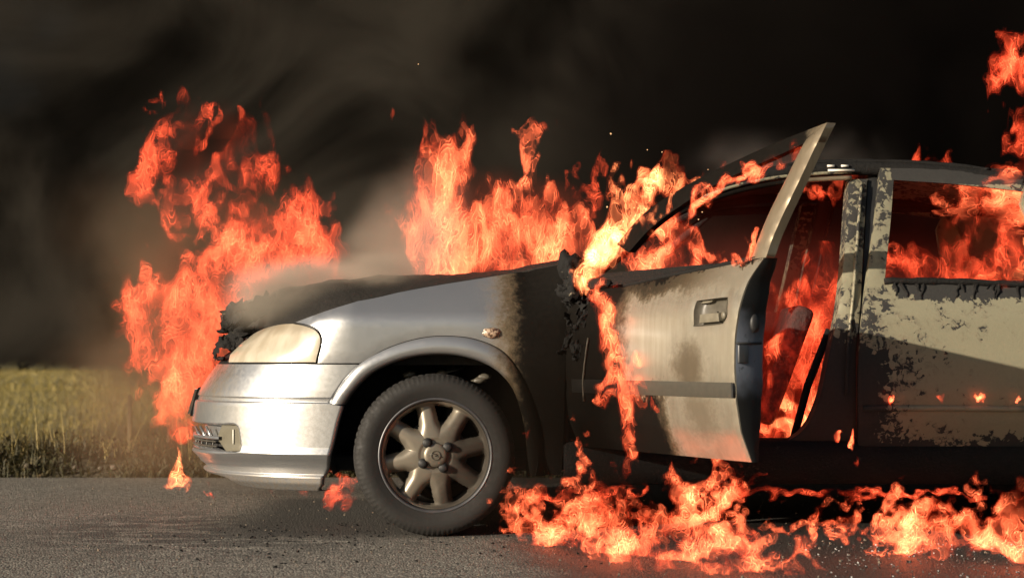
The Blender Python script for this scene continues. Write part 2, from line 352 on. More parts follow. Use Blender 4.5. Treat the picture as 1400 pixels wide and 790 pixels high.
def cdt(poly, holes=(), step=.025):
    pts = [tuple(p) for p in poly]; edges = [(i, (i + 1) % len(poly)) for i in range(len(poly))]
    for h in holes:
        k = len(pts); pts += [tuple(p) for p in h]; edges += [(k + i, k + (i + 1) % len(h)) for i in range(len(h))]
    nb = len(pts); lo, hi = poly.min(0), poly.max(0)
    gx, gz = np.meshgrid(np.arange(lo[0], hi[0], step), np.arange(lo[1], hi[1], step)); G = np.stack([gx.ravel(), gz.ravel()], 1)
    G[:, 0] += (np.round((G[:, 1] - lo[1]) / step) % 2) * step / 2
    k = inside(G, poly)
    for h in holes: k &= ~inside(G, h)
    G = G[k]
    B = np.array(pts)
    if len(G):
        d = np.min(np.linalg.norm(G[:, None] - B[None], axis=2), axis=1) if len(G) * len(B) < 4e6 else np.ones(len(G)); G = G[d > step * .5]
    pts += [tuple(p) for p in G]
    r = delaunay_2d_cdt([Vector(p) for p in pts], edges, [], 0, 1e-6)
    V = np.array([tuple(v) for v in r[0]]); T = np.array([tuple(f) for f in r[2] if len(f) == 3])
    c = V[T].mean(1); k = inside(c, poly)
    for h in holes: k &= ~inside(c, h)
    return V, T[k]
def panel(poly, holes=(), off=0.0, thick=.016, step=.025, fn=None, gap=.0022, roll=.0025, extra=None, bumper=False):
    """sheet panel on the body surface with a rolled edge; returns vertices and faces"""
    poly = shrink(poly, gap)
    V, T = cdt(poly, holes, step)
    fn = fn or (lambda s, z, o: body(s, z, o, bumper))
    def P(o):
        q = fn(V[:, 0], V[:, 1], o)
        return q
    # border edges
    cnt = {}
    for t in T:
        for i in range(3):
            e = (t[i], t[(i + 1) % 3]); cnt[e] = 1
    bord = [e for e in cnt if (e[1], e[0]) not in cnt]
    bv = sorted({i for e in bord for i in e}); isb = np.zeros(len(V), bool); isb[bv] = True
    o = np.where(isb, off + roll, off)
    if extra is not None: o = o + extra(V)
    A = P(o); verts = list(A); faces = [tuple(t) for t in T]
    # normals of the surface point to -y; make faces agree
    q = A[T[:, 1]] - A[T[:, 0]]; r = A[T[:, 2]] - A[T[:, 0]]
    if np.cross(q, r)[:, 1].mean() > 0: faces = [f[::-1] for f in faces]; bord = [(b, a) for a, b in bord]
    k1 = {v: len(verts) + i for i, v in enumerate(bv)}; ob = np.broadcast_to(o, (len(V),))
    E0 = A[bv]; E1 = P(ob + thick)[bv]
    verts += list(E0); n = len(verts); k2 = {v: n + i for i, v in enumerate(bv)}; verts += list(E1)
    for a, b in bord: faces.append((k1[b], k1[a], k2[a], k2[b]))
    return verts, faces
def tube(pts, r=.01, n=8, flat=None, closed=False, jitter=0.0):
    """round or box-like bar swept along pts; flat=(across, up) gives an elliptical-square section"""
    P = np.asarray(pts, float); N = len(P); V = []; Fc = []
    T = np.gradient(P, axis=0); T /= np.linalg.norm(T, axis=1)[:, None] + 1e-12
    r = np.broadcast_to(r, (N,))
    for i in range(N):
        t = T[i]; up = np.array([0, 0, 1.]) if abs(t[2]) < .9 else np.array([0, -1., 0])
        a = np.cross(t, up); a /= np.linalg.norm(a); b_ = np.cross(a, t)
        for k in range(n):
            th = 2 * math.pi * (k + .5) / n; ca, sa = math.cos(th), math.sin(th)
            if flat:
                m = max(abs(ca), abs(sa)) ** .75; q = a * flat[0] * ca / m + b_ * flat[1] * sa / m
            else: q = (a * ca + b_ * sa) * r[i]
            j = 1 + jitter * (rnd.random() - .5)
            V.append(P[i] + q * j)
    for i in range(N - 1):
        for k in range(n):
            Fc.append((i * n + k, i * n + (k + 1) % n, (i + 1) * n + (k + 1) % n, (i + 1) * n + k))
    Fc.append(tuple(range(n))[::-1]); Fc.append(tuple(range((N - 1) * n, N * n)))
    return V, Fc
def box(lo, hi, bev=0.0, seg=2):
    import bmesh
    bm = bmesh.new(); bmesh.ops.create_cube(bm, size=1)
    for v in bm.verts: v.co = Vector([lo[i] + (v.co[i] + .5) * (hi[i] - lo[i]) for i in range(3)])
    if bev: bmesh.ops.bevel(bm, geom=bm.edges[:], offset=bev, segments=seg, affect='EDGES', profile=.6)
    V = [tuple(v.co) for v in bm.verts]; Fc = [tuple(v.index for v in f.verts) for f in bm.faces]; bm.free(); return V, Fc
def join(*parts):
    V, Fc = [], []
    for v, f in parts:
        k = len(V); V += list(v); Fc += [tuple(i + k for i in q) for q in f]
    return V, Fc
def grid(P, flip=False):
    n, m = P.shape[:2]; I = np.arange(n * m).reshape(n, m)
    Q = np.stack([I[:-1, :-1], I[1:, :-1], I[1:, 1:], I[:-1, 1:]], -1).reshape(-1, 4)
    if flip: Q = Q[:, ::-1]
    return list(P.reshape(-1, 3)), [tuple(q) for q in Q]
def lump(c, r, seed=0, sub=3, amp=.35, scale=(1, 1, 1), freq=9):
    import bmesh
    from mathutils import noise
    bm = bmesh.new(); bmesh.ops.create_icosphere(bm, subdivisions=sub, radius=1)
    V = []
    for v in bm.verts:
        d = v.co.normalized(); k = 1 + amp * noise.fractal(d * freq * .25 + Vector((seed * 3.7, seed, 0)), 1, 2, 4)
        V.append((c[0] + d.x * r * scale[0] * k, c[1] + d.y * r * scale[1] * k, c[2] + d.z * r * scale[2] * k))
    Fc = [tuple(v.index for v in f.verts) for f in bm.faces]; bm.free(); return V, Fc

def scrap(c, w, h, seed, bend=.5):
    """a torn, curled flake of burnt sheet"""
    from mathutils import noise
    r = np.random.default_rng(seed); n, m = 9, 7; P = np.zeros((n, m, 3)); a0, a1, a2 = r.uniform(-.9, .9, 3)
    E_ = Matrix.Rotation(a0, 3, 'X') @ Matrix.Rotation(a1, 3, 'Z') @ Matrix.Rotation(a2, 3, 'Y')
    for i in range(n):
        for j in range(m):
            u, v = i / (n - 1) - .5, j / (m - 1) - .5; k = 1 + .7 * noise.noise(Vector((u * 5, v * 5, seed)))
            q = Vector((u * w * k, bend * w * (u * u * 1.6 - .3) + .35 * h * noise.fractal(Vector((u * 4, v * 4, seed * 1.7)), 1, 2, 3), v * h * k)); q = E_ @ q; P[i, j] = (c[0] + q.x, c[1] + q.y, c[2] + q.z)
    return join(grid(P), grid(P + np.array([0, .004, .001]), True))
# ------------------------------------------------------------------ the burning car
BX, BY = .75, .855
car = bpy.data.objects.new('burning_car', None); COL.objects.link(car); car.location = (BX, BY, 0)
tag(car, 'silver hatchback in flames at the roadside with its front door hanging open', 'car')
def part(name, vf, mat, parent=None, smooth=True, label=None):
    me = vf if isinstance(vf, bpy.types.Mesh) else mesh(name, vf[0], vf[1], smooth)
    o = obj(name, me, M[mat] if isinstance(mat, str) else mat, parent or car, (0, 0, 0) if parent else (-BX, -BY, 0))
    if label: o['label'] = label
    return o
def mirror(o, name=None):
    """the same part on the car's far side"""
    c = o.copy(); COL.objects.link(c); c.scale = (1, -1, 1); c.location = (-BX, WID - BY, 0); c.parent = car
    for ch in o.children:
        d = ch.copy(); COL.objects.link(d); d.parent = c
    return c

# front wing, with the arch cut out of it
ARC = (597, 627)
def arc(r, a0, a1, n=12, sq=1.0):
    return [(ARC[0] + r * math.cos(math.radians(a0 + (a1 - a0) * i / (n - 1))) * sq, ARC[1] - r * math.sin(math.radians(a0 + (a1 - a0) * i / (n - 1)))) for i in range(n)]
arch_o = [(712 + 32, 650), (742, 600), (733, 560), (714, 514), (688, 481), (650, 464), (610, 459.5), (572, 463), (530, 476), (492, 497)]
wing_top = [(401, 441), (450, 423), (500, 409), (550, 398), (600, 389), (650, 381), (700, 373), (740, 366), (782, 358)]
lamp_rear = [(433.5, 497), (438, 478), (440, 462), (433, 450), (418, 444), (401, 441)]
wing = outline(lamp_rear, wing_top, [(782, 358), (781, 400), (776, 450), (773, 520), (771, 600), (768, 650)], [(768, 650), (744, 650)], arch_o, [(492, 497), (433.5, 497)])
fender = part('fender', panel(wing, step=.022), 'fender')
mirror(fender)
# flared arch trim: rolled strip between two arcs
arch_i = [(720, 650), (719, 600), (712, 562), (698, 527), (671, 501), (632, 487.5), (590, 485), (548, 492), (510, 509), (484, 533), (470, 553)]
ao = crom([inv(u, v) for u, v in arch_o[::1] + [(470, 521), (450, 551)]], .01); ai = crom([inv(u, v) for u, v in arch_i], .01)
def resamp(C, n):
    d = np.r_[0, np.cumsum(np.linalg.norm(np.diff(C, axis=0), axis=1))]; t = np.linspace(0, d[-1], n)
    return np.stack([np.interp(t, d, C[:, i]) for i in range(C.shape[1])], 1)
ao, ai = resamp(ao, 110), resamp(ai, 110)
prof = [(0.012, .016), (0.0, .006), (.015, -.001), (.10, -.006), (.30, -.012), (.55, -.016), (.78, -.014), (.90, -.008), (.97, .004), (1.0, .018), (1.0, .05), (1.0, .085)]
rows = []
for k, off in prof:
    c = ao + (ai - ao) * k
    ex = np.where(c[:, 0] < FX0, 0.0, 0.0)
    rows.append(body(c[:, 0], c[:, 1], off))
flare = part('wheel_arch', grid(np.stack(rows, 1)), 'fender')
mirror(flare)
# inner wheel housing
th = np.linspace(-.25, math.pi + .25, 40); WCX = -.302
rows = [np.stack([WCX + .405 * np.cos(th), np.full(40, yy), .33 + .392 * np.sin(th)], 1) for yy in (.075, .30, .55)]
part('wheel_housing', join(grid(np.stack(rows, 0)), grid(np.stack([rows[2], rows[2] * 0 + np.array([WCX, .56, .3])], 0))), 'black')

# bumper: one moulding round the front, with lamp and grille openings pressed into it
zz = np.r_[np.linspace(.172, .30, 30), np.linspace(.302, .335, 12), np.linspace(.34, .506, 44), np.linspace(.509, .538, 16), np.linspace(.545, .662, 24)]
edge_px = [(492, 497.5), (470, 520), (450, 551), (468, 555), (462, 575), (455, 605), (449, 640), (441, 652), (440, 664), (436, 668)]
ez = [inv(u, v, bumper=True) for u, v in edge_px]
es = np.array([e[0] for e in ez]); ezz = np.array([e[1] for e in ez])
oo = np.argsort(ezz); sb = np.interp(zz, ezz[oo], es[oo])
tt = np.r_[np.linspace(0, .25, 26), np.linspace(.26, .95, 130), np.linspace(.955, 1, 8)]
SF = FX0 - FA
SS = sb[:, None] + (SF - sb[:, None]) * tt[None]; ZZ = np.repeat(zz[:, None], len(tt), 1)
# opening for the fog lamp and the lower grille
fog_px = [(246, 583), (262, 580), (300, 579), (318, 579), (325, 584), (328, 600), (328, 613), (322, 618), (290, 619), (246, 622)]
fo = np.array([inv(u, v, bumper=True) for u, v in fog_px[2:9]])
fpoly = np.vstack([[SF + .0, fo[0][1]], [SF + .2, fo[0][1]], fo, [SF + .2, fo[-1][1] - .004], [SF, fo[-1][1] - .004]])
fpoly = crom(np.vstack([fpoly[1:-1]]), .01); fpoly = np.vstack([[SF - .05, fpoly[0][1]], fpoly, [SF - .05, fpoly[-1][1]]])
pin = inside(np.stack([SS.ravel(), ZZ.ravel()], 1), fpoly)
seg = np.roll(fpoly, -1, 0) - fpoly; Pq = np.stack([SS.ravel(), ZZ.ravel()], 1)
dist = np.full(len(Pq), 9.)
for p0, dvec in zip(fpoly, seg):
    t = np.clip(((Pq - p0) @ dvec) / (dvec @ dvec + 1e-12), 0, 1); dist = np.minimum(dist, np.linalg.norm(Pq - p0 - t[:, None] * dvec, axis=1))
rec = np.where(pin, np.clip(dist / .012, 0, 1), 0); rec = (rec * rec * (3 - 2 * rec) * .055).reshape(SS.shape)
# notch burnt out of the lip's lower front corner
BP = body(SS, ZZ, 0, True)
nrm = np.cross(np.gradient(BP, axis=1), np.gradient(BP, axis=0)); nrm /= np.linalg.norm(nrm, axis=2)[..., None] + 1e-9
if nrm[..., 1].mean() > 0: nrm = -nrm
BP = BP - nrm * rec[..., None]
low = np.interp(SS[0], [SF, FX0 - .75, FX0 - .66, FX0 - .60, FX0 - .5, 0], [.232, .225, .212, .180, .172, .172])
drop = np.clip(1 - (ZZ - .172) / .06, 0, 1)
BP[..., 2] = np.maximum(BP[..., 2], BP[..., 2] * (1 - drop) + np.maximum(BP[..., 2], low[None]) * drop)
edge_in = BP[:, :1].copy(); edge_in[..., 1] += .05; edge_in[..., 0] += .004
BPn = np.concatenate([edge_in, BP], 1); bot = BPn[:1].copy(); bot[..., 1] += .05; bot[..., 0] += .03; BPn = np.concatenate([bot, BPn], 0)
BPf = BPn.copy(); BPf[..., 1] = WID - BPf[..., 1]
front_bumper = part('front_bumper', join(grid(BPn), grid(BPf, True)), 'bumper')
# lower grille slats and fog lamp sit in the opening
def strip(s0, s1, z0, z1, off, n=40):
    s = np.linspace(s0, s1, n); P = []
    for z, o in ((z0, off + .012), (z0, off), (z1, off), (z1, off + .012)): P.append(body(s, np.full(n, z), o, True))
    return grid(np.stack(P, 0), True)
gz0, gz1 = inv(285, 619, bumper=True)[1], inv(285, 600, bumper=True)[1]
sg1 = inv(294, 612, bumper=True)[0]
gb = part('lower_grille', strip(SF, sg1 + .01, gz0 - .005, gz1, .040), 'black', front_bumper)
gb.location = (0, 0, 0)
for k in range(3):
    z = gz0 + (gz1 - gz0) * (k + .35) / 3
    part('grille_slat', strip(SF, sg1 - .012 * k, z, z + .006, .012), 'trim', front_bumper)
for k in range(7):
    s = SF + .10 + (sg1 - SF - .10) * k / 7
    Q = [body(s, z, .022, True) for z in np.linspace(gz0, gz1, 4)]
    part('grille_bar', tube(Q, .004, 6), 'trim', front_bumper)
part('grille_surround', strip(SF, sg1 + .006, gz1, gz1 + .012, .008), 'bumper', front_bumper)
fl = outline([(296, 581), (322, 581)], [(322, 581), (326, 600), (326, 614)], [(326, 614), (320, 617), (302, 617)], [(302, 617), (294, 606), (290, 598), (296, 581)], bumper=True, step=.006)
part('fog_light', panel(fl, off=.022, thick=.03, step=.012, bumper=True, gap=.001), 'fog', front_bumper)
part('fog_light_rib', tube([body(*inv(314, v, bumper=True), .018, True) for v in (587, 597, 607)], .0035, 6), 'plate', front_bumper)
for u in (263, 270, 278):
    part('grille_fin', tube([body(*inv(u, 583, bumper=True), .012, True), body(*inv(u + 6, 598, bumper=True), .016, True)], .005, 6), 'bumper', front_bumper)
# number plate on the nose, seen almost edge on
sp = inv(263, 552, bumper=True)[0]; pn = np.linspace(sp, SF, 24)
def curved_plate(z0, z1, o0, o1, ds=0.0):
    s = np.r_[pn[0] + ds, pn]; near = np.stack([body(s, np.full(len(s), z), o, True) + np.array([0 if o < 0 else .0, 0, 0]) for z, o in ((z0, o1), (z0, o0), (z1, o0), (z1, o1))], 0)
    N_ = near.copy(); far = near[:, ::-1].copy(); far[..., 1] = WID - far[..., 1]; P = np.concatenate([near, far[:, 1:]], 1)
    P[..., 0] -= np.array([0, .0, .0, 0])[:, None] ; v, f = grid(P); m = P.shape[1]
    f += [(0, m, 2 * m, 3 * m), (m - 1, 2 * m - 1, 3 * m - 1, 4 * m - 1)][:2]; return v, f
part('number_plate', curved_plate(.452, .556, -.022, -.012), 'plate', front_bumper)
part('plate_holder', curved_plate(.444, .563, -.012, .02, .012), 'black', front_bumper)

# headlight
hl = outline([(401, 441.5), (418, 445), (432, 451), (438.5, 462), (436.5, 478), (432, 496)], [(432, 496), (380, 496), (330, 496), (312, 496)], [(312, 496), (314, 486), (325, 474), (340, 461), (352, 453), (366, 447), (385, 442.5), (401, 441.5)])
headlight = part('headlight', panel(hl, off=.002, thick=.03, step=.02, gap=.003, extra=lambda V: -.006 * np.ones(len(V))), 'lens')
mirror(headlight)
# the lamp's housing behind it closes the gap
part('headlight_housing', panel(shrink(hl, -.012), off=.022, thick=.05, step=.04), 'gap')
# upper front: burnt slam panel and radiator grille between the lamps
n = 40; s = np.linspace(FX0 - .50, SF, n); P = []
for z, o in ((.655, .05), (.70, .045), (.76, .05), (.82, .06), (.85, .075), (.865, .12)): P.append(body(s, np.full(n, z), o))
P = np.stack(P, 0); Pf = P.copy(); Pf[..., 1] = WID - Pf[..., 1]
part('radiator_grille', join(grid(P, True), grid(Pf)), 'char')
for k in range(3):
    Q = body(np.linspace(FX0 - .80, SF, n), np.full(n, .685 + .04 * k), .0); Qf = Q[::-1].copy(); Qf[:, 1] = WID - Qf[:, 1]
    part('grille_slat', tube(np.vstack([Q, Qf[1:]])[::2], .008, 6, jitter=.6), 'ash')

# bonnet: crowned, warped by the heat
Eb = np.array([body(*inv(u, v), .006) for u, v in wing_top]); Eb = resamp(crom(Eb, .02), 60)
front_px = [(316, 476), (324, 467), (336, 458.5), (352, 450), (369, 443.5), (385, 440)]
Eb = np.array([body(*inv(u, v), .004) for u, v in front_px] + [body(*inv(u, v), .006) for u, v in wing_top]); Eb = resamp(crom(Eb, .02), 90)
crown_px = [(315, 428), (322, 416), (333, 408), (380, 396), (450, 386), (520, 381), (580, 379), (640, 377), (700, 372), (782, 357)]
Cw = np.array([unp(u, v, .62) for u, v in crown_px]); order = np.argsort(Cw[:, 0])
crz = lambda x: np.interp(x, Cw[order, 0], Cw[order, 2])
T = np.r_[np.linspace(0, .12, 10), np.linspace(.15, 1, 22)]; rows = []
from mathutils import noise as mn
for i, e in enumerate(Eb):
    zc = max(float(crz(e[0] * 1.03)), e[2] + .01); row = []
    fx = -.10 * max(0, 1 - i / 14)
    for t in T:
        y = e[1] + (YC - e[1]) * t; z = e[2] + (zc - e[2]) * (1 - (1 - min(1, t * 1.9)) ** 2.4)
        w = .012 * mn.fractal(Vector((e[0] * 5, y * 5, 3)), 1, 2, 4) * min(1, t * 6) + .004 * mn.noise(Vector((e[0] * 40, y * 40, 1)))
        row.append((e[0] + fx * t, y, z + w))
    rows.append(row)
R = np.array(rows); lip = R[:, :1].copy(); lip[..., 2] -= .022; lip[..., 1] += .012; R = np.concatenate([lip, R], 1)
nose = R[:1].copy(); nose[..., 2] -= .05; nose[..., 0] += .012; nose2 = nose.copy(); nose2[..., 0] += .08; R = np.concatenate([nose2, nose, R], 0)
Rf = R.copy(); Rf[..., 1] = WID - Rf[..., 1]
part('bonnet', join(grid(R, True), grid(Rf)), 'bonnet', label='burnt black bonnet warped at its front edge')
part('bonnet_gutter', tube([p + np.array([0, .03, -.03]) for p in Eb[16::3]], .016, 8), 'gap')
# charred scraps where the bonnet's front edge has burnt away
for k, (u, v, r) in enumerate([(322, 428, 15), (318, 448, 13), (330, 436, 17), (345, 425, 16), (309, 468, 10), (298, 478, 9), (322, 460, 10), (362, 418, 13), (336, 452, 11)]):
    part('charred_scrap', scrap(unp(u, v, .42 + .03 * (k % 3)), r * 2.6 / 335, r * 1.7 / 335, k + 20), 'ash' if k % 3 == 0 else 'char')

# indicator repeater
c = body(*inv(672, 455)); part('indicator_lamp', lump(c, .035, 3, 3, .22, (1.05, .45, .58), 9), 'amber', label='half melted amber indicator lamp')
part('indicator_seat', lump(c + np.array([0, .006, 0]), .042, 1, 2, .02, (1.02, .28, .58)), 'gap')

# sill, floor, bulkheads
rows = [np.stack([np.linspace(.2, 2.0, 20), np.full(20, y), np.full(20, z)], 1) for y, z in ((.16, .19), (.10, .20), (.065, .25), (.06, .31), (.085, .36), (.14, .375), (.20, .37), (.24, .30))]
sill = part('sill', grid(np.stack(rows, 0)), 'char'); mirror(sill)
part('floor_pan', box((-1.05, .22, .24), (2.75, 1.49, .30), .01), 'black')
part('engine_block', box((-.95, .45, .30), (-.05, 1.28, .74), .06), 'black')
part('bulkhead', box((.16, .10, .30), (.22, 1.61, .90), .01), 'black')
part('dashboard', lump((.42, .855, .84), .5, 4, 3, .12, (.42, 1.45, .30)), 'char')
part('radiator', box((-1.04, .38, .28), (-.98, 1.33, .72), .01), 'black')
part('inner_wing', box((-.70, .14, .66), (.2, .17, .80), .003), 'black')

# roof rail and windscreen pillar, closed-car frame, doorway
rail_px = [(778, 384), (812, 368), (868, 326), (932, 281), (998, 253), (1060, 238), (1120, 232), (1200, 231), (1300, 237), (1400, 249)]
rail = [body(*inv(u, v, .035), .035) for u, v in rail_px]; rail += [np.array(p) for p in ((2.32, .33, 1.37), (2.58, .36, 1.30))]
rail = crom(rail, .035)
part('roof_rail', tube(rail, .03, 10, flat=(.030, .026), jitter=.12), 'char')
fr_px = [(884, 318), (935, 289), (1000, 264), (1060, 251), (1110, 246), (1164, 243)]
part('doorway_trim', tube(crom([body(*inv(u, v, .028), .028) for u, v in fr_px], .02), .010, 8, jitter=.12), 'frame')
part('doorway_seal', tube(crom([body(*inv(u, v - 8, .012), .012) for u, v in fr_px], .02), .007, 8, jitter=.25), 'pillar')
part('drip_rail', tube(crom([body(*inv(u, v, .015), .015) for u, v in [(1030, 236), (1090, 224), (1150, 221), (1200, 221), (1290, 225), (1400, 238)]], .03), .009, 8, jitter=.5), 'char')
for (ua, ub, v) in ((1131, 1141, 227), (1150, 1160, 227), (1132, 1168, 233)):
    part('roof_clip', tube([body(*inv(ua, v, -.005), -.005), body(*inv(ub, v, -.005), -.005)], .005, 6), 'plate')
mirror(bpy.data.objects['roof_rail'])
# roof skin
rx = np.linspace(.84, 2.6, 60); re = np.array([[p[0], p[1], p[2]] for p in rail]); k = re[:, 0] > .6
rz = np.interp(rx, re[k, 0], re[k, 2]) + .016; ry = np.interp(rx, re[k, 0], re[k, 1]); rows = []
for x, y0, z0 in zip(rx, ry, rz):
    row = []
    for t in np.linspace(0, 1, 30):
        y = y0 + (WID - 2 * y0) * t; q = 1 - (2 * t - 1) ** 2
        row.append((x - .10 * q * max(0, 1 - (x - .84) / .4), y, z0 + .035 * q ** .6 + .010 * mn.fractal(Vector((x * 6, y * 6, 0)), 1, 2, 4) + .006 * mn.noise(Vector((x * 30, y * 30, 5)))))
    rows.append(row)
R = np.array(rows); part('roof', join(grid(R, True), grid(R - np.array([0, 0, .012]))), 'roof')
# flaking crust along the roof edge
cr = []
for k in range(150):
    x = rnd.uniform(.95, 2.0); y0 = float(np.interp(x, rx, ry)); z0 = float(np.interp(x, rx, rz))
    cr.append(lump((x, y0 + rnd.uniform(-.01, .10), z0 + rnd.uniform(-.004, .018)), rnd.uniform(.006, .015), k, 1, .8, (1.6, 1, .7), 9))
o = part('roof_crust', join(*cr), 'char', bpy.data.objects['roof']); o['kind'] = 'stuff'

# centre pillar and doorway rear edge
bp = outline([(1161, 244), (1157, 300), (1152, 370), (1143, 440), (1132, 490), (1120, 545), (1100, 585), (1072, 603), (1030, 608)], [(1030, 608), (1030, 640)], [(1030, 640), (1172, 640)], [(1172, 640), (1172, 560), (1173, 470), (1180, 370), (1187, 244)], [(1187, 244), (1161, 244)], off=.03)
pillar = part('centre_pillar', panel(bp, off=.03, thick=.09, step=.03, roll=.008), 'pillar')
part('pillar_channel', tube(crom([body(*inv(u, v, .02), .02) for u, v in [(1178, 250), (1172, 330), (1167, 400), (1160, 470), (1158, 540)]], .03), .007, 6), 'pillar', pillar)
dk = outline([(1187, 236), (1180, 370), (1173, 470), (1172, 640)], [(1172, 640), (1200, 640)], [(1200, 640), (1198, 470), (1204, 370), (1210, 236)], [(1210, 236), (1187, 236)], off=.05)
part('pillar_gap', panel(dk, off=.055, thick=.06, step=.04), 'gap', pillar)
mirror(pillar)

# rear door with its window opening
rd_front = [(1203, 229), (1197, 290), (1189, 350), (1181, 410), (1175, 470), (1173, 540), (1173, 622)]
W = [(1222, 246), (1218, 300), (1213, 350), (1210, 382)]
pf_ = [inv(u, v) for u, v in rd_front]
rear_top = [(1203, 229), (1290, 231), (1400, 243)]
x_r = 2.02
ztop_r = 1.40; zb = pf_[-1][1]
arch_r = [(2.42 + .40 * math.cos(a), .31 + .40 * math.sin(a)) for a in np.linspace(math.radians(178), math.radians(122), 8)]
dpoly = np.vstack([crom(pf_, .015), np.array([[1.5, zb], [1.98, zb]]), np.array(arch_r), np.array([[2.20, .8], [2.22, 1.0], [2.22, 1.15], [2.14, 1.30], [2.05, 1.385]]), crom([inv(u, v) for u, v in rear_top[::-1]], .03)])
wpoly = np.vstack([crom([inv(u, v) for u, v in W], .015), crom([inv(u, v) for u, v in [(1210, 382), (1400, 386)]], .03), np.array([[2.06, 1.0], [2.07, 1.15], [2.03, 1.30]]), crom([inv(u, v) for u, v in [(1400, 262), (1310, 252), (1222, 246)]], .03)])
rear_door = part('rear_door', panel(dpoly, [wpoly], thick=.03, step=.022), 'peel', label='rear door with its paint burnt off in flakes')
sl = crom([body(*inv(u, v, -.004), -.004) for u, v in [(1209, 384), (1300, 385), (1398, 388)]] + [np.array([2.05, .07, .99])], .03)
part('window_seal', tube(sl, .01, 8, flat=(.012, .012), jitter=.6), 'char', rear_door)
mb = crom([body(*inv(u, v, -.003), -.003) for u, v in [(1180, 558), (1290, 558), (1400, 559)]], .03)
part('trim_ledge', tube(mb, .01, 8, flat=(.008, .012)), 'peel', rear_door)
for k in range(15):
    s_, z_ = 1.46 + .6 * rnd.random(), .985 - .012 * rnd.random()
    L = rnd.uniform(.02, .07); dr = rnd.uniform(-.5, .8); pts = [body(s_ + dr * L * j / 4 + rnd.uniform(-.005, .005), z_ - L * j / 4, -.003) for j in range(5)]
    part('melted_strand', tube(crom(pts, .006), np.linspace(rnd.uniform(.005, .011), .002, len(crom(pts, .006))), 6, jitter=.5), 'char', rear_door)
mirror(rear_door)
# door inner skin so that the cabin does not show through the lower half
part('door_lining', box((1.36, .12, .34), (2.02, .15, .96), .01), 'black')
# rear quarter, tail and the rear of the cabin (beyond the frame)
q = np.vstack([np.array([[2.20, .8], [2.22, 1.0], [2.22, 1.15], [2.14, 1.30], [2.05, 1.39], [2.35, 1.375], [2.55, 1.31], [2.70, 1.02], [2.80, .95], [2.83, .6], [2.85, .4], [2.84, .32]]), np.array([(2.42 + .40 * math.cos(a), .31 + .40 * math.sin(a)) for a in np.linspace(math.radians(-5), math.radians(122), 18)])])
quarter = part('rear_quarter', panel(q, step=.04, thick=.03), 'peel'); mirror(quarter)
part('tail_panel', box((2.79, .12, .24), (2.84, 1.59, .96), .02), 'burnt')
part('tailgate_frame', tube(np.array([[2.72, .2, .98], [2.57, .36, 1.33], [2.57, 1.35, 1.33], [2.72, 1.51, .98]]), .03, 8), 'char')

# seats burnt to the frame
def seat(x, y, name='front_seat'):
    r = bpy.data.objects.new(name, None); COL.objects.link(r); r.parent = car; r.location = (x - BX, y - BY, 0)
    def sub(nm, vf, m): 
        o = obj(nm, mesh(nm, *vf), M[m], r); return o
    b0 = box((-.055, -.22, 0), (.03, .22, .50), .035, 3); c, s_ = math.cos(.36), math.sin(.36)
    sub('backrest', ([(p[0] * c + p[2] * s_, p[1], .42 - p[0] * s_ + p[2] * c) for p in b0[0]], b0[1]), 'seat')
    sub('cushion', box((-.46, -.23, .31), (.0, .23, .39), .035, 3), 'seat')
    sub('backrest_frame', tube([(.10, -.245, .36), (.16, -.25, .58), (.25, -.24, .80)], .016, 8), 'char')
    sub('seat_runner', box((-.5, -.2, .29), (.05, -.17, .35), .005), 'char')
    return r
seat(1.02, .48); seat(1.02, 1.23)
part('rear_bench', box((1.78, .25, .34), (2.05, 1.46, .50), .05, 3), 'seat')
rb = box((0, .25, 0), (.12, 1.46, .55), .04, 3); part('bench_back', ([(2.02 + p[0] + p[2] * .35, p[1], .48 + p[2]) for p in rb[0]], rb[1]), 'seat')
a = np.linspace(0, 2 * math.pi, 33); part('steering_wheel', tube([(.66 + .07 * math.sin(t), .45 + .18 * math.cos(t), .88 + .17 * math.sin(t)) for t in a], .014, 8), 'char')

# ------------------------------------------------------------------ the open front door
hinge = np.array([HX, HY])
Rm = Matrix.Rotation(-DTH, 4, 'Z'); rh = Rm @ Vector((HX, HY, 0))
rear_edge = [(1044, 352), (1022, 385), (1010, 420), (1004, 460), (1003, 500), (1005, 545), (1012, 590), (1027, 632)]
de = [inv_door(u, v) for u, v in rear_edge]
belt = [inv_door(u, v) for u, v in [(850, 393), (900, 381), (950, 371), (1000, 361), (1044, 352)]]
zbot = de[-1][1]
dp = np.vstack([np.array([[.232, zbot], [.232, .6], [.232, belt[0][1]]]), crom(belt, .02)[1:], crom(de, .015)[1:], np.linspace((de[-1][0], zbot), (.232, zbot), 40)[1:-1]])
d0 = crom(np.array([[.232, zbot], [.232, .6], [.232, belt[0][1]]]), .03)
dp = np.vstack([d0, crom(belt, .02)[1:], crom(de, .012)[1:], np.linspace((de[-1][0], zbot), (.232, zbot), 50)[1:-1]])
hpx = [(953, 411), (990, 406.5), (994, 409), (993.5, 430), (989, 440), (984, 443), (951, 446), (948.5, 443), (949.5, 420), (953, 411)]
hh = crom([inv_door(u, v) for u, v in hpx], .008)[:-1]
front_door = bpy.data.objects.new('front_door', None); COL.objects.link(front_door); front_door.parent = car
front_door.rotation_euler = (0, 0, -DTH); front_door.location = (HX - rh.x - BX, HY - rh.y - BY, 0)
front_door['label'] = 'open front door, scorched tan and black with its window gone'
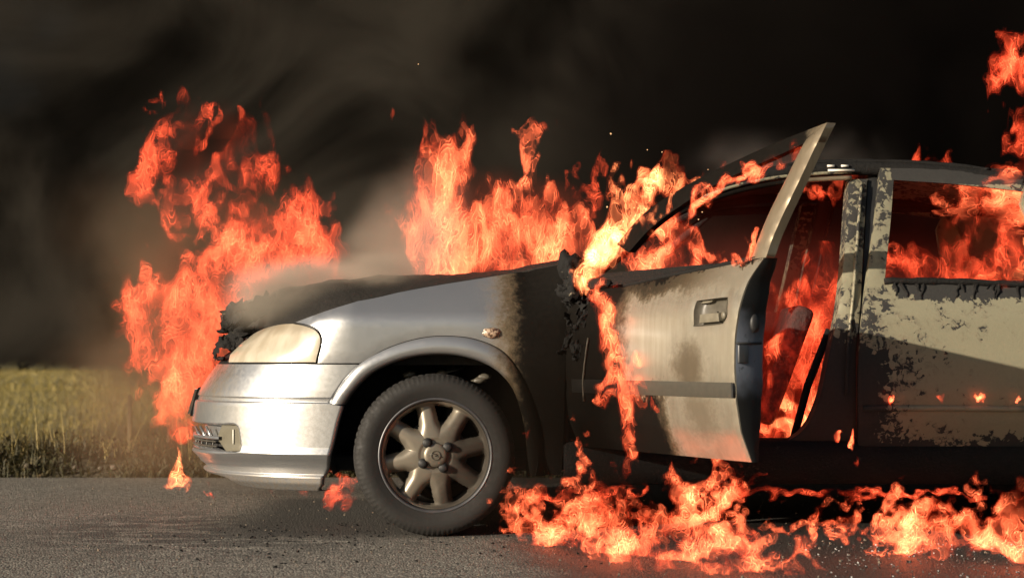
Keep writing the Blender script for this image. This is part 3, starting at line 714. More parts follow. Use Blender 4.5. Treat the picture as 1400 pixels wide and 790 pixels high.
# moulding groove pressed into the skin
mz = [inv_door(u, v)[1] for u, v in ((1003, 522), (1003, 545))]
def press(V):
    d = np.clip(np.minimum(mz[0] - V[:, 1], V[:, 1] - mz[1]) / .006, 0, 1); return .004 * d
part('outer_panel', panel(dp, [hh], thick=.012, step=.019, gap=.001, extra=press), 'door', front_door)
part('moulding', panel(np.array([[.30, mz[0] - .002], [.30, mz[1] + .002], [.8, mz[1] + .002], [de[4][0] - .012, mz[1] + .002], [de[4][0] - .012, mz[0] - .002], [.8, mz[0] - .002]]), off=-.007, thick=.02, step=.03, gap=0, roll=.004), 'moulding', front_door)
part('moulding_end', panel(np.array([[de[4][0] - .011, mz[0] - .003], [de[4][0] - .011, mz[1] + .003], [de[4][0] - .002, mz[1] + .003], [de[4][0] - .002, mz[0] - .003]]), off=-.006, thick=.02, step=.03, gap=0, roll=.0), 'gap', front_door)
# handle: dished cup, flap and lock
hc = hh.mean(0); rings = []
for k, o in ((1, .0), (.985, .004), (.93, .026), (.75, .034), (.4, .036), (.05, .036)):
    q = hc + (hh - hc) * k; rings.append(body(q[:, 0], q[:, 1], o))
G = np.stack(rings, 0); G = np.concatenate([G, G[:, :1]], 1)
M['handle'] = simple('handle_grey', (.062, .054, .040), .5, nscale=40, var=.5)
M['handle_light'] = simple('handle_flap_grey', (.12, .105, .075), .5, nscale=40, var=.4)
hndl = part('handle_cup', grid(G), 'handle', front_door)
hf = outline([(953, 429), (979, 426.5)], [(979, 426.5), (980, 440)], [(980, 440), (952, 442.5)], [(952, 442.5), (953, 429)], f=inv_door, step=.006)
part('door_handle', panel(hf, off=.008, thick=.02, step=.012), 'handle_light', front_door)
hf2 = outline([(953, 416), (966, 414), (972, 409.5)], [(972, 409.5), (956, 411)], [(956, 411), (953, 416)], f=inv_door, step=.006)
part('handle_rim', panel(hf2, off=.012, thick=.015, step=.012), 'handle_light', front_door)
lk = body(*inv_door(985.5, 431)); part('lock', lump(lk + np.array([0, .012, 0]), .012, 2, 2, .03, (1, .6, 1.2)), 'handle_light', front_door)
# shut face and inner skin
dd = crom(de, .012); thk = np.interp(dd[:, 1], [.33, .38, .46, .6, .8, .9, .98, 1.03], [.02, .045, .085, .115, .118, .105, .075, .045])
rows = []
for k in (0, .06, .5, .94, 1.0):
    p = body(dd[:, 0], dd[:, 1], .004); p = p + np.stack([np.where(k in (0, 1.0), -.004, 0) * np.ones(len(dd)), thk * k, 0 * thk], 1); rows.append(p)
part('shut_face', grid(np.stack(rows, 0)), 'jamb', front_door)
n = len(dd); inn = []
for i in range(n):
    xs = np.linspace(.24, dd[i, 0] - .004, 20); p = body(xs, np.full(20, dd[i, 1]), 0); p[:, 1] = p[:, 1] + thk[i]; inn.append(p)
part('inner_panel', grid(np.stack(inn, 0), True), 'char', front_door)
z_ = [inv_door(1030, 440), inv_door(1030, 400)]
def jambp(z, k): 
    sx = float(np.interp(-z, -dd[:, 1], dd[:, 0])); t = float(np.interp(z, dd[::-1, 1], thk[::-1])); p = body(sx, z, 0); return np.array([p[0] + .004, p[1] + t * k, z])
part('door_latch', lump(jambp(.80, .62), .022, 5, 2, .2, (.5, .9, 1.5)), 'gap', front_door)
part('latch_plate', box(jambp(.70, .30) - np.array([.006, .02, .03]), jambp(.70, .30) + np.array([.004, .02, .03]), .003), 'steel', front_door)
part('shut_line', tube([jambp(.735, .08), jambp(.735, .92)], .004, 6), 'gap', front_door)
# window frame: top bar from the mirror corner to the rear corner, then the upright down to the belt
fpx_up = [(842, 334), (880, 291), (940, 252), (1000, 222), (1062, 194), (1100, 179), (1130, 167.5)]
fpx_dn = [(1098, 196), (1062, 213), (1000, 241), (945, 271), (892, 309), (858, 345)]
up_r = [(1130, 167.5), (1112, 204), (1094, 242), (1070, 292), (1055, 326), (1046, 352)]
up_l = [(1026, 354), (1036, 326), (1052, 288), (1074, 244), (1086, 219), (1098, 196)]
top_poly = outline(fpx_up, [(1130, 167.5), (1117, 194)], [(1117, 194), (1098, 196)], fpx_dn, [(858, 345), (842, 334)], f=inv_door, step=.014)
win_frame = part('window_frame', panel(top_poly, thick=.03, step=.03, gap=0, roll=.004), 'framedark', front_door)
up_poly = outline(up_r, [(1046, 352), (1026, 354)], up_l, [(1098, 196), (1130, 167.5)], f=inv_door, step=.014)
part('frame_upright', panel(up_poly, off=-.003, thick=.036, step=.018, gap=0, roll=.006), 'frame', front_door)
part('window_rail', tube(crom([body(*inv_door(u, v - 2), .012) for u, v in [(850, 393), (900, 381), (950, 371), (1000, 361), (1040, 353)]], .03), .009, 8, jitter=.6), 'char', front_door)
# what is left of the door mirror
mirror_o = part('door_mirror', join(lump(body(.28, 1.0, -.05), .05, 11, 3, .9, (.7, .9, 1.6), 6), lump(body(.33, .97, -.06), .04, 13, 3, .9, (.9, .8, 1.3), 6), lump(body(.25, .95, -.05), .03, 15, 3, .9, (1.2, .8, .9), 6)), 'ash', front_door, label='door mirror burnt to a charred lump')
part('mirror_stalk', lump(body(.29, .93, -.015), .045, 12, 3, .5, (1.4, .8, .7), 12), 'char', front_door)
part('mirror_foot', lump(body(.42, .965, -.005), .045, 14, 3, .5, (1.9, .5, .5), 12), 'ash', front_door)
for k in range(16):
    s_, z_ = .25 + .16 * rnd.random(), .94 - .30 * rnd.random() ** 1.5
    part('hanging_scrap', scrap(body(s_, z_, -.010), rnd.uniform(.015, .05), rnd.uniform(.02, .07), k + 60, .3), 'ash' if k % 3 == 0 else 'char', front_door)
part('melted_trickle', tube(crom([body(*inv_door(u, v), -.006) for u, v in [(806, 462), (802, 490), (799, 520), (800, 548)]], .02), .004, 6, jitter=.6), 'handle', front_door)
# the same door shut on the far side
fd = part('far_door', panel(dp, thick=.03, step=.05), 'burnt'); fd.scale = (1, -1, 1); fd.location = (-BX, WID - BY, 0)
part('far_door_frame', tube([(.5, 1.62, .98), (.95, 1.45, 1.38), (1.45, 1.44, 1.40)], .02, 8), 'char')

# ------------------------------------------------------------------ wheels
def lathe(prof, n=96, f=None):
    P = np.zeros((n + 1, len(prof), 3))
    for i in range(n + 1):
        th = 2 * math.pi * i / n
        for j, (r, y) in enumerate(prof):
            rr = r + (f(i, j, n) if f else 0); P[i, j] = (rr * math.cos(th), y, rr * math.sin(th))
    return grid(P, True)
tyre_prof = [(.2075, -.082), (.216, -.092), (.225, -.094), (.242, -.100), (.262, -.1035), (.280, -.101), (.291, -.095), (.2995, -.086), (.304, -.080), (.3065, -.068), (.308, -.052), (.308, -.049), (.301, -.047), (.301, -.041), (.309, -.039), (.310, -.014), (.302, -.012), (.302, -.004), (.310, -.002)]
tyre_prof = tyre_prof + [(r, -y + .004) for r, y in tyre_prof[::-1]]
NT = len(tyre_prof)
def tread(i, j, n):
    if (6 <= j <= 11 or NT - 12 <= j <= NT - 7) and i % 3 == 0: return -.0032
    if 14 <= j <= 15 and i % 4 == 2: return -.005
    return 0
tyre_me = mesh('tyre', *lathe(tyre_prof, 288, tread))
ring_me = mesh('bead_ring', *lathe([(.206, -.080), (.2095, -.0925), (.2145, -.0955), (.2195, -.092), (.221, -.084)], 120))
# spoked wheel: eight spokes swelling into a broad centre
nr, na = 40, 384
rr = np.linspace(.0, .208, nr); SPK = 8; A0 = math.radians(101)
def spoke_d(th): 
    return (th - A0 + math.pi / SPK) % (2 * math.pi / SPK) - math.pi / SPK
V = []; hole = np.zeros((nr, na), bool)
for i, r in enumerate(rr):
    for k in range(na):
        th = 2 * math.pi * k / na; dl = abs(spoke_d(th)) * r
        hw = .036 + .05 * max(0, (.130 - r) / .06) ** 1.6 if r < .130 else .036 - .14 * (r - .130) * .5
        if r > .180: hw += (r - .180) ** 2 * 60
        t = dl / hw; yb = -.064 - .020 * math.cos(min(1, r / .2) * math.pi / 2) + .006 * (r / .2)
        y = yb + .020 * min(1.3, t) ** 3 * (1 if r > .05 else 0)
        if r > .192: y = -.072 - (r - .192) * .6
        if r < .060: y = yb + .004
        hole[i, k] = t > 1.02 and .088 < r < .187
        V.append((r * math.cos(th), y, r * math.sin(th)))
Fc = []; I = np.arange(nr * na).reshape(nr, na)
for i in range(nr - 1):
    for k in range(na):
        k2 = (k + 1) % na
        if hole[i, k] and hole[i + 1, k] and hole[i, k2] and hole[i + 1, k2]: continue
        Fc.append((I[i, k], I[i, k2], I[i + 1, k2], I[i + 1, k]))
nv = len(V); ecount = {}
for f in Fc:
    for q in range(4): ecount[(f[q], f[(q + 1) % 4])] = 1
bord = [e for e in ecount if (e[1], e[0]) not in ecount]
V += [(v[0], v[1] + .03, v[2]) for v in V]
Fc += [(b_, a_, a_ + nv, b_ + nv) for a_, b_ in bord if math.hypot(V[a_][0], V[a_][2]) < .207]
rim_me = mesh('rim', V, Fc)
barrel_me = mesh('rim_barrel', *lathe([(.2075, -.084), (.200, -.072), (.195, -.04), (.192, .03), (.19, .09)], 96))
disc_me = mesh('brake_disc', *lathe([(.0, -.02), (.06, -.02), (.065, -.008), (.128, -.008), (.128, .012), (.06, .012), (.06, .10), (.0, .10)], 64))
bolt_me = mesh('wheel_bolt', *lathe([(0, -.013), (.010, -.013), (.0125, -.011), (.013, -.002), (.0175, -.001), (.0195, .004), (.0195, .012)], 24))
cap_me = mesh('centre_cap', *lathe([(0, -.004), (.03, -.004), (.042, -.002), (.045, .002), (.046, .008)], 40))
# emblem: a ring struck through by a lightning bar
a = np.linspace(0, 2 * math.pi, 33)
em = join(tube([(.017 * math.cos(t), 0, .017 * math.sin(t)) for t in a], .0016, 6), tube([(-.024, 0, .006), (.004, 0, .004), (-.004, 0, -.004), (.024, 0, -.006)], .0019, 6))
emblem_me = mesh('emblem', *em)
def wheel(x, y, steer=0, flip=False):
    w = bpy.data.objects.new('wheel', None); COL.objects.link(w); w.parent = car; w.location = (x - BX, y - BY, .313); w.scale = (1.012, 1, 1.012)
    w.rotation_euler = (0, 0, steer + (math.pi if flip else 0))
    for nm, me, mt, loc in (('tyre', tyre_me, 'rubber', (0, 0, 0)), ('bead_ring', ring_me, 'steel', (0, 0, 0)), ('rim', rim_me, 'alloy', (0, 0, 0)), ('rim_barrel', barrel_me, 'char', (0, 0, 0)),
                            ('brake_disc', disc_me, 'steel', (0, 0, 0)), ('centre_cap', cap_me, 'alloy', (0, -.088, 0)), ('emblem', emblem_me, 'handle', (0, -.094, 0))):
        obj(nm, me, M[mt], w, loc)
    for k in range(4):
        t = math.radians(33 + 90 * k); obj('wheel_bolt', bolt_me, M['gap'], w, (.056 * math.cos(t), -.087, .056 * math.sin(t)))
    return w
wheel(-.304, .108, math.radians(6.5)); wheel(-.300, WID - .125, math.radians(7), True)
wheel(2.42, .125); wheel(2.42, WID - .125, 0, True)
part('suspension_strut', tube([(-.27, .33, .30), (-.23, .38, .72)], .03, 12), 'steel')
part('spring', tube([(-.25 + .05 * math.cos(t), .36 + .05 * math.sin(t), .50 + .012 * t) for t in np.linspace(0, 6 * math.pi, 90)], .007, 6), 'steel')
for u, v in ((560, 512), (604, 511), (655, 520), (662, 515)):
    part('inner_bracket', lump(unp(u, v, .16), .022, u, 2, .6, (1.1, .5, .6)), 'handle')
# ------------------------------------------------------------------ ground
def sheet(name, x0, x1, y0, y1, z, nx=1, ny=1, fz=None):
    xs, ys = np.linspace(x0, x1, nx + 1), np.linspace(y0, y1, ny + 1)
    P = np.zeros((nx + 1, ny + 1, 3)); P[..., 0] = xs[:, None]; P[..., 1] = ys[None]; P[..., 2] = z
    if fz: P[..., 2] += fz(P[..., 0], P[..., 1])
    return grid(P, False)
RE = 3.12
v, f = sheet('road', -300, 300, -9, RE, 0)
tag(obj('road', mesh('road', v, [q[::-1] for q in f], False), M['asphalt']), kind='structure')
v, f = sheet('field', -1500, 1500, -1500, 2500, -.05)
tag(obj('field', mesh('field', v, [q[::-1] for q in f], False), M['field']), kind='structure')
M['soil'] = simple('verge_soil', (.060, .048, .026), .95, nscale=18, var=.6, bump=.9, bd=.03)
def berm(X, Y):
    h = np.sin(X * 2.1) * .02 + np.sin(X * 5.3 + Y * 3) * .018 + np.sin(X * 11.7 + 1) * .012
    return .11 * np.clip((Y - RE + .02) / .35, 0, 1) * np.clip((5.6 - Y) / 1.6, 0, 1) + h * np.clip((Y - RE) / .3, 0, 1) * np.clip((5.6 - Y), 0, 1)
v, f = sheet('verge', -14, 16, RE - .06, 5.7, -.02, 260, 30, berm)
tag(obj('verge', mesh('verge', v, [q[::-1] for q in f]), M['soil']), kind='structure')

def blades(n, xr, yr, hr, wr, lean, zf, seed, dens=None, curve=.5, nseg=3):
    """curved tapering grass blades as one numpy mesh"""
    r = np.random.default_rng(seed)
    x = r.uniform(*xr, n); y = yr[0] + (yr[1] - yr[0]) * r.random(n) ** 1.2
    if dens is not None: k = r.random(n) < dens(x, y); x, y = x[k], y[k]; n = len(x)
    h = r.uniform(*hr, n) * (.6 + .8 * r.random(n) ** 2); w = r.uniform(*wr, n); a = r.uniform(0, 2 * math.pi, n); l = r.uniform(0, lean, n); b_ = r.uniform(0, 2 * math.pi, n)
    z0 = zf(x, y); V = []
    for j in range(nseg + 1):
        t = j / nseg; ww = w * (1 - t ** 1.5) * .5 + .0004; d = l * h * t ** (1 + curve)
        cx = x + d * np.cos(b_); cy_ = y + d * np.sin(b_); cz = z0 + h * t * (1 - .25 * l * t)
        for sg in (-1, 1): V.append(np.stack([cx + sg * ww * np.cos(a), cy_ + sg * ww * np.sin(a), cz], 1))
    V = np.stack(V, 1); m = V.shape[1]; base = (np.arange(n) * m)[:, None]; Q = []
    for j in range(nseg): Q.append(base + np.array([[2 * j, 2 * j + 1, 2 * j + 3, 2 * j + 2]]))
    return V.reshape(-1, 3), np.concatenate(Q)
def grass_mat(name, a, b_, c_):
    b = NB(name); n = b.noise(1.7, 3); f = b.noise(38, 3, .7); x, y, z = b.xyz()
    col = b.mix(b.sst(n, .35, .65), a, b_); col = b.mix(b.sst(f, .45, .7), col, c_)
    d = b.n('BsdfPrincipled', Base_Color=col, Roughness=.7); tr = b.n('BsdfTranslucent', Color=col); mx = b.n('MixShader'); mx.inputs[0].default_value = .3
    b.t.links.new(d.outputs[0], mx.inputs[1]); b.t.links.new(tr.outputs[0], mx.inputs[2]); b.t.links.new(mx.outputs[0], b.out.inputs['Surface']); return b.m
gdark = grass_mat('dark_weeds', (.030, .032, .010), (.052, .042, .016), (.12, .09, .033))
gdry = grass_mat('dry_grass', (.34, .25, .085), (.25, .20, .06), (.46, .35, .15))
ggreen = grass_mat('meadow_grass', (.17, .140, .030), (.245, .185, .044), (.32, .235, .070))
zb_ = lambda x, y: berm(x, y) - .02
clump = lambda x, y: .25 + .75 * (np.sin(x * 3.1) * np.sin(x * 7.7 + 1.3) > -.25)
V, Q = blades(30000, (-8, 9), (RE - .01, RE + .95), (.04, .14), (.006, .018), 1.3, zb_, 1, clump)
tag(obj('verge_weeds', fmesh('verge_weeds', V, Q), gdark), kind='stuff', label='dark ragged weeds along the edge of the road')
V, Q = blades(13000, (-8, 9), (RE + .25, RE + 2.6), (.10, .27), (.003, .007), .9, zb_, 2, lambda x, y: .3 + .7 * (np.sin(x * 1.3 + 2) > -.3))
tag(obj('dry_verge_grass', fmesh('dry_verge_grass', V, Q), gdry), kind='stuff', label='dry yellow grass behind the dark weeds')
V, Q = blades(420, (-6, 6), (RE + .2, RE + 2.4), (.35, .55), (.003, .005), .55, zb_, 3)
tag(obj('grass_stalks', fmesh('grass_stalks', V, Q), gdry), kind='stuff', label='tall pale grass stalks on the verge')
V, Q = blades(60000, (-16, 14), (5.0, 34), (.05, .13), (.006, .016), .9, lambda x, y: -.05 + 0 * x, 4, nseg=2)
tag(obj('meadow_grass', fmesh('meadow_grass', V, Q), ggreen), kind='stuff', label='olive meadow grass behind the verge')
V, Q = blades(34000, (-45, 30), (30, 100), (.10, .22), (.02, .05), .9, lambda x, y: -.05 + 0 * x, 14, nseg=2)
tag(obj('far_meadow_grass', fmesh('far_meadow_grass', V, Q), ggreen), kind='stuff', label='olive meadow grass farther out in the field')
# broad weed leaves and a few stones in the verge
r = np.random.default_rng(9); n = 2600; x = r.uniform(-7, 8, n); y = RE + r.random(n) ** 1.4 * .7; L = r.uniform(.02, .06, n); a = r.uniform(0, 6.28, n); tl = r.uniform(.2, 1.1, n); z = zb_(x, y) + r.random(n) * .12
d = np.stack([np.cos(a) * np.cos(tl), np.sin(a) * np.cos(tl), np.sin(tl)], 1); s_ = np.stack([-np.sin(a), np.cos(a), 0 * a], 1); P = np.stack([x, y, z], 1)
V = np.stack([P, P + d * L[:, None] * .5 + s_ * L[:, None] * .28, P + d * L[:, None], P + d * L[:, None] * .5 - s_ * L[:, None] * .28], 1).reshape(-1, 3)
gl = grass_mat('weed_leaves', (.05, .06, .02), (.09, .06, .028), (.15, .10, .05))
tag(obj('weed_leaves', fmesh('weed_leaves', V, np.arange(n * 4).reshape(n, 4)), gl), kind='stuff', label='small broad weed leaves at the foot of the verge')
st = [lump((rnd.uniform(-4, 3), RE + rnd.uniform(.02, .25), rnd.uniform(.02, .07)), rnd.uniform(.008, .024), k, 2, .3, (1.3, 1, .8)) for k in range(40)]
M['stone'] = simple('pale_stone', (.10, .08, .058), .9)
tag(obj('verge_stones', mesh('verge_stones', *join(*st)), M['stone']), kind='stuff', label='small pale stones in the verge')
# thin marker stake standing in the field
stk = join(box((-.012, -.008, 0), (.012, .008, .42), .002), box((-.014, -.010, .36), (.014, .010, .40), .002))
pst = unp(177, 604, 4.3); o = obj('marker_stake', mesh('marker_stake', *stk), simple('weathered_wood', (.33, .25, .15), .8), None, (pst[0], 4.3, .03))
tag(o, 'thin pale wooden stake standing in the grass left of the car', 'stake')
# far belt of trees, mostly hidden by smoke
r = np.random.default_rng(4); n = 40000; x = r.uniform(-190, 190, n); cl = np.sin(x * .11) + np.sin(x * .23 + 1) + .6 * np.sin(x * .51); H = 7 + 1.6 * cl
y = 95 + r.normal(0, 3, n); z = H * r.random(n) ** .7; L = r.uniform(.2, .5, n); d = r.normal(size=(n, 3)); d /= np.linalg.norm(d, axis=1)[:, None]; e = np.cross(d, r.normal(size=(n, 3))); e /= np.linalg.norm(e, axis=1)[:, None]
P = np.stack([x, y, z], 1); V = np.stack([P - d * L[:, None], P + e * L[:, None] * .6, P + d * L[:, None], P - e * L[:, None] * .6], 1).reshape(-1, 3)
tag(obj('treeline', fmesh('treeline', V, np.arange(n * 4).reshape(n, 4)), grass_mat('far_leaves', (.012, .013, .006), (.018, .017, .008), (.022, .02, .009))), kind='stuff', label='dark belt of trees far across the field')

# ------------------------------------------------------------------ litter on the road
def chips(n, fx, fy, size, seed, flat=.4):
    r = np.random.default_rng(seed); V = []; Fc = []
    for i in range(n):
        x, y = fx(r), fy(r); s = r.uniform(*size); k = len(V); a0 = r.uniform(0, 6.28)
        m = 4 + int(r.integers(0, 2))
        top = [(x + s * math.cos(a0 + 6.283 * j / m) * r.uniform(.6, 1), y + s * math.sin(a0 + 6.283 * j / m) * r.uniform(.6, 1)) for j in range(m)]
        tz = r.uniform(.2, 1) * s * flat * 2; tl = r.uniform(-.5, .5)
        V += [(p[0], p[1], -.001) for p in top] + [(x + (p[0] - x) * .8, y + (p[1] - y) * .8, tz + (p[0] - x) * tl) for p in top]
        Fc += [tuple(k + m + j for j in range(m))] + [(k + j, k + (j + 1) % m, k + m + (j + 1) % m, k + m + j) for j in range(m)]
    return V, Fc
M['glass'] = simple('broken_window_glass', (.035, .036, .031), .45, nscale=60, var=.6, bump=.1)
tag(obj('broken_glass', mesh('broken_glass', *chips(800, lambda r: 1.0 + r.random() * 1.6, lambda r: -1.15 + .95 * r.random() ** .8, (.0025, .007), 5), False), M['glass']), kind='stuff', label='crumbs of broken window glass on the road beside the rear door')
tag(obj('burnt_debris', mesh('burnt_debris', *chips(420, lambda r: r.choice([r.normal(-.95, .22), r.uniform(-1.2, .4), r.uniform(.1, 2.1)]), lambda r: r.choice([r.normal(.05, .2), r.uniform(-.9, .6)]), (.003, .010), 6, .35), False), M['char']), kind='stuff', label='crumbs of burnt plastic dropped on the road')
tag(obj('road_grit', mesh('road_grit', *chips(600, lambda r: r.uniform(-2.6, 2.2), lambda r: r.uniform(-1.3, 2.9), (.003, .007), 8, .6), False), M['stone']), kind='stuff', label='loose grit on the asphalt')
# ------------------------------------------------------------------ fire
def spectral(shape, g, lo, hi, beta, rng, aniso=(.9, .9, 1.5)):
    """smooth random field with a power-law spectrum, drawn out along the rising gas"""
    n = rng.standard_normal(shape).astype(np.float32); f = np.fft.rfftn(n)
    k = [np.fft.fftfreq(shape[0], g) * aniso[0], np.fft.fftfreq(shape[1], g) * aniso[1], np.fft.rfftfreq(shape[2], g) * aniso[2]]
    K = np.sqrt(k[0][:, None, None] ** 2 + k[1][None, :, None] ** 2 + k[2][None, None, :] ** 2) + 1e-6
    w = K ** (-beta) * np.exp(-(K / hi) ** 2) * (1 - np.exp(-(K / lo) ** 2)); w[0, 0, 0] = 0; f *= w
    o = np.fft.irfftn(f, s=shape).astype(np.float32); return o / (o.std() + 1e-9)
def nets(Fd, iso):
    """surface nets: the surface Fd = iso as quads"""
    s = Fd > iso; nx, ny, nz = Fd.shape
    acc = np.zeros((nx - 1, ny - 1, nz - 1, 3), np.float32); cnt = np.zeros((nx - 1, ny - 1, nz - 1), np.int16)
    sub = lambda A, o: A[o[0]:o[0] + nx - 1, o[1]:o[1] + ny - 1, o[2]:o[2] + nz - 1]
    for a in [(i, j, k) for i in (0, 1) for j in (0, 1) for k in (0, 1)]:
        for ax in range(3):
            if a[ax]: continue
            b_ = list(a); b_[ax] = 1; I = np.nonzero(sub(s, a) != sub(s, b_))
            if not len(I[0]): continue
            fa = sub(Fd, a)[I]; fb = sub(Fd, b_)[I]; p = np.empty((len(fa), 3), np.float32); p[:] = a; p[:, ax] = (iso - fa) / (fb - fa)
            acc[I] += p; cnt[I] += 1
    act = cnt > 0; idx = np.full(act.shape, -1, np.int64); idx[act] = np.arange(int(act.sum()))
    V = np.stack(np.nonzero(act), 1).astype(np.float32) + acc[act] / cnt[act][:, None]; quads = []
    for ax in range(3):
        sl = [slice(1, -1)] * 3; sl[ax] = slice(0, -1); hi = [slice(1, -1)] * 3; hi[ax] = slice(1, None)
        sA = s[tuple(sl)]; m = sA != s[tuple(hi)]; J = np.stack(np.nonzero(m), 1)
        if not len(J): continue
        base = J + 1; base[:, ax] = J[:, ax]; u, v = [(1, 2), (2, 0), (0, 1)][ax]
        def at(du, dv):
            q = base.copy(); q[:, u] -= du; q[:, v] -= dv; return idx[q[:, 0], q[:, 1], q[:, 2]]
        Q = np.stack([at(1, 1), at(0, 1), at(0, 0), at(1, 0)], 1); fl = ~sA[m]; Q[fl] = Q[fl][:, ::-1]; quads.append(Q)
    Q = np.concatenate(quads) if quads else np.zeros((0, 4), int)
    return V, Q[(Q >= 0).all(1)]
def trilin(Fd, P):
    i = np.clip(np.floor(P).astype(int), 0, np.array(Fd.shape) - 2); f = P - i; o = 0
    for a in (0, 1):
        for b_ in (0, 1):
            for c in (0, 1):
                o = o + Fd[i[:, 0] + a, i[:, 1] + b_, i[:, 2] + c] * (f[:, 0] if a else 1 - f[:, 0]) * (f[:, 1] if b_ else 1 - f[:, 1]) * (f[:, 2] if c else 1 - f[:, 2])
    return o
FM = dict(red=flame_mat('flame_red', (1, .042, .012), (1, .097, .034)), orange=flame_mat('flame_orange', (1, .046, .012), (1, .152, .054)), yellow=flame_mat('flame_yellow', (1, .08, .022), (1, .25, .085)))
NTRI = 0
KF = 1.75 * 2 ** -EXPO; KR = 1.2
def flame(label, tongues, y=None, g=.009, levels=(.08, .32, .62), warp=.035, detail=.4, seed=1, bright=.1, lo=3.5, hi=30, shell=.42, sheets=(-.9, -.25, .35, 1.0), mat='orange', clip=None, group='flames on the burning car', name='flame', aniso=(.9, .9, 1.5), thr=.03):
    """Burning gas traced from the photograph. tongues: spines of (u, v, radius in px[, y[, strength]]) in photo pixels at depth y.
    The gas boundary is a turbulent field round the spines; its level surfaces and the flame sheets inside it are the mesh."""
    global NTRI
    rng = np.random.default_rng(seed); segs = []
    for t in tongues:
        pts = []
        for p in t:
            yy = p[3] if len(p) > 3 and p[3] is not None else y
            pts.append((unp(p[0], p[1], yy), p[2] * KR * (yy + CD) / CF, p[4] if len(p) > 4 else 1.0))
        if len(pts) == 1: pts = pts * 2
        segs += list(zip(pts, pts[1:]))
    P = np.array([q[0] for s in segs for q in s]); R = np.array([q[1] for s in segs for q in s])
    l0 = (P - R[:, None] * 1.2).min(0) - warp * 1.6; h0 = (P + R[:, None] * 1.2).max(0) + warp * 1.6
    n = tuple(int(q) for q in np.ceil((h0 - l0) / g).astype(int) + 2)
    X = [(l0[i] + g * np.arange(n[i])).astype(np.float32) for i in range(3)]
    W = [spectral(n, g, lo, hi, 2.2, rng, aniso) * np.float32(warp) for _ in range(3)]
    x = X[0][:, None, None] + W[0]; yv = X[1][None, :, None] + W[1]; z = X[2][None, None, :] + W[2] * np.float32(1.7)
    B = np.full(n, -1.0, np.float32)
    for (a, ra, sa), (b_, rb, sb_) in segs:
        a32, d = a.astype(np.float32), (b_ - a).astype(np.float32); L2 = np.float32(d @ d + 1e-9)
        t = np.clip(((x - a32[0]) * d[0] + (yv - a32[1]) * d[1] + (z - a32[2]) * d[2]) / L2, 0, 1)
        q = np.sqrt((x - a32[0] - t * d[0]) ** 2 + (yv - a32[1] - t * d[1]) ** 2 + (z - a32[2] - t * d[2]) ** 2) / (np.float32(ra) + np.float32(rb - ra) * t)
        np.maximum(B, (1 - q) * (np.float32(sa) + np.float32(sb_ - sa) * t), out=B)
    N = spectral(n, g, 4, hi * 1.3, 1.6, rng, aniso)
    Fd = B + np.float32(detail * .5) * N * np.clip(B + .6, 0, 1)
    N2 = spectral(n, g, 2.5, 12, 1.5, rng, aniso); Vs, Qs, Hs, Cs, k = [], [], [], [], 0
    for li, iso in enumerate(levels):
        V, Q = nets(Fd, iso)
        if not len(Q): continue
        h = np.clip(.7 + .4 * trilin(N2, V), .06, 2) * shell * (.1 + 1.2 * li / max(1, len(levels) - 1))
        Vs.append(l0 + V * g); Qs.append(Q + k); Hs.append(h); Cs.append(np.full(len(V), iso) + .18 * trilin(N2, V)); k += len(V)
    N3 = spectral(n, g, 3.5, hi * .95, 1.7, rng, (aniso[0] * .95, aniso[1] * .95, aniso[2] * 1.15))
    for iso in sheets:
        V, Q = nets(N3, iso)
        if not len(Q): continue
        f = trilin(Fd, V); Q = Q[(f > thr)[Q].all(1)]; used = np.zeros(len(V), bool); used[Q.ravel()] = True
        m = np.cumsum(used) - 1; Q = m[Q]; V = V[used]; f = f[used]
        Vs.append(l0 + V * g); Qs.append(Q + k); Hs.append(np.clip((f - thr) * 2.4, 0, 1) * (.62 + 1.1 * np.clip(f, 0, 1)) * np.clip(.7 + .5 * trilin(N2, V), .05, 2)); Cs.append(f + .18 * trilin(N2, V)); k += len(V)
    V = np.concatenate(Vs); Q = np.concatenate(Qs); h = np.concatenate(Hs)
    keep = (V[:, 2] > .004)[Q].all(1)
    if clip is not None: keep &= clip(V)[Q].all(1)
    Q = Q[keep]
    me = fmesh(name, V, Q, True); at = me.attributes.new('lum', 'FLOAT', 'POINT'); at.data.foreach_set('value', (h * bright * KF).astype(np.float32))
    ac = me.attributes.new('core', 'FLOAT', 'POINT'); ac.data.foreach_set('value', np.clip(np.concatenate(Cs), 0, 1).astype(np.float32))
    o = obj(name, me, FM[mat]); tag(o, label, 'flame', group); NTRI += len(Q) * 2
    return o

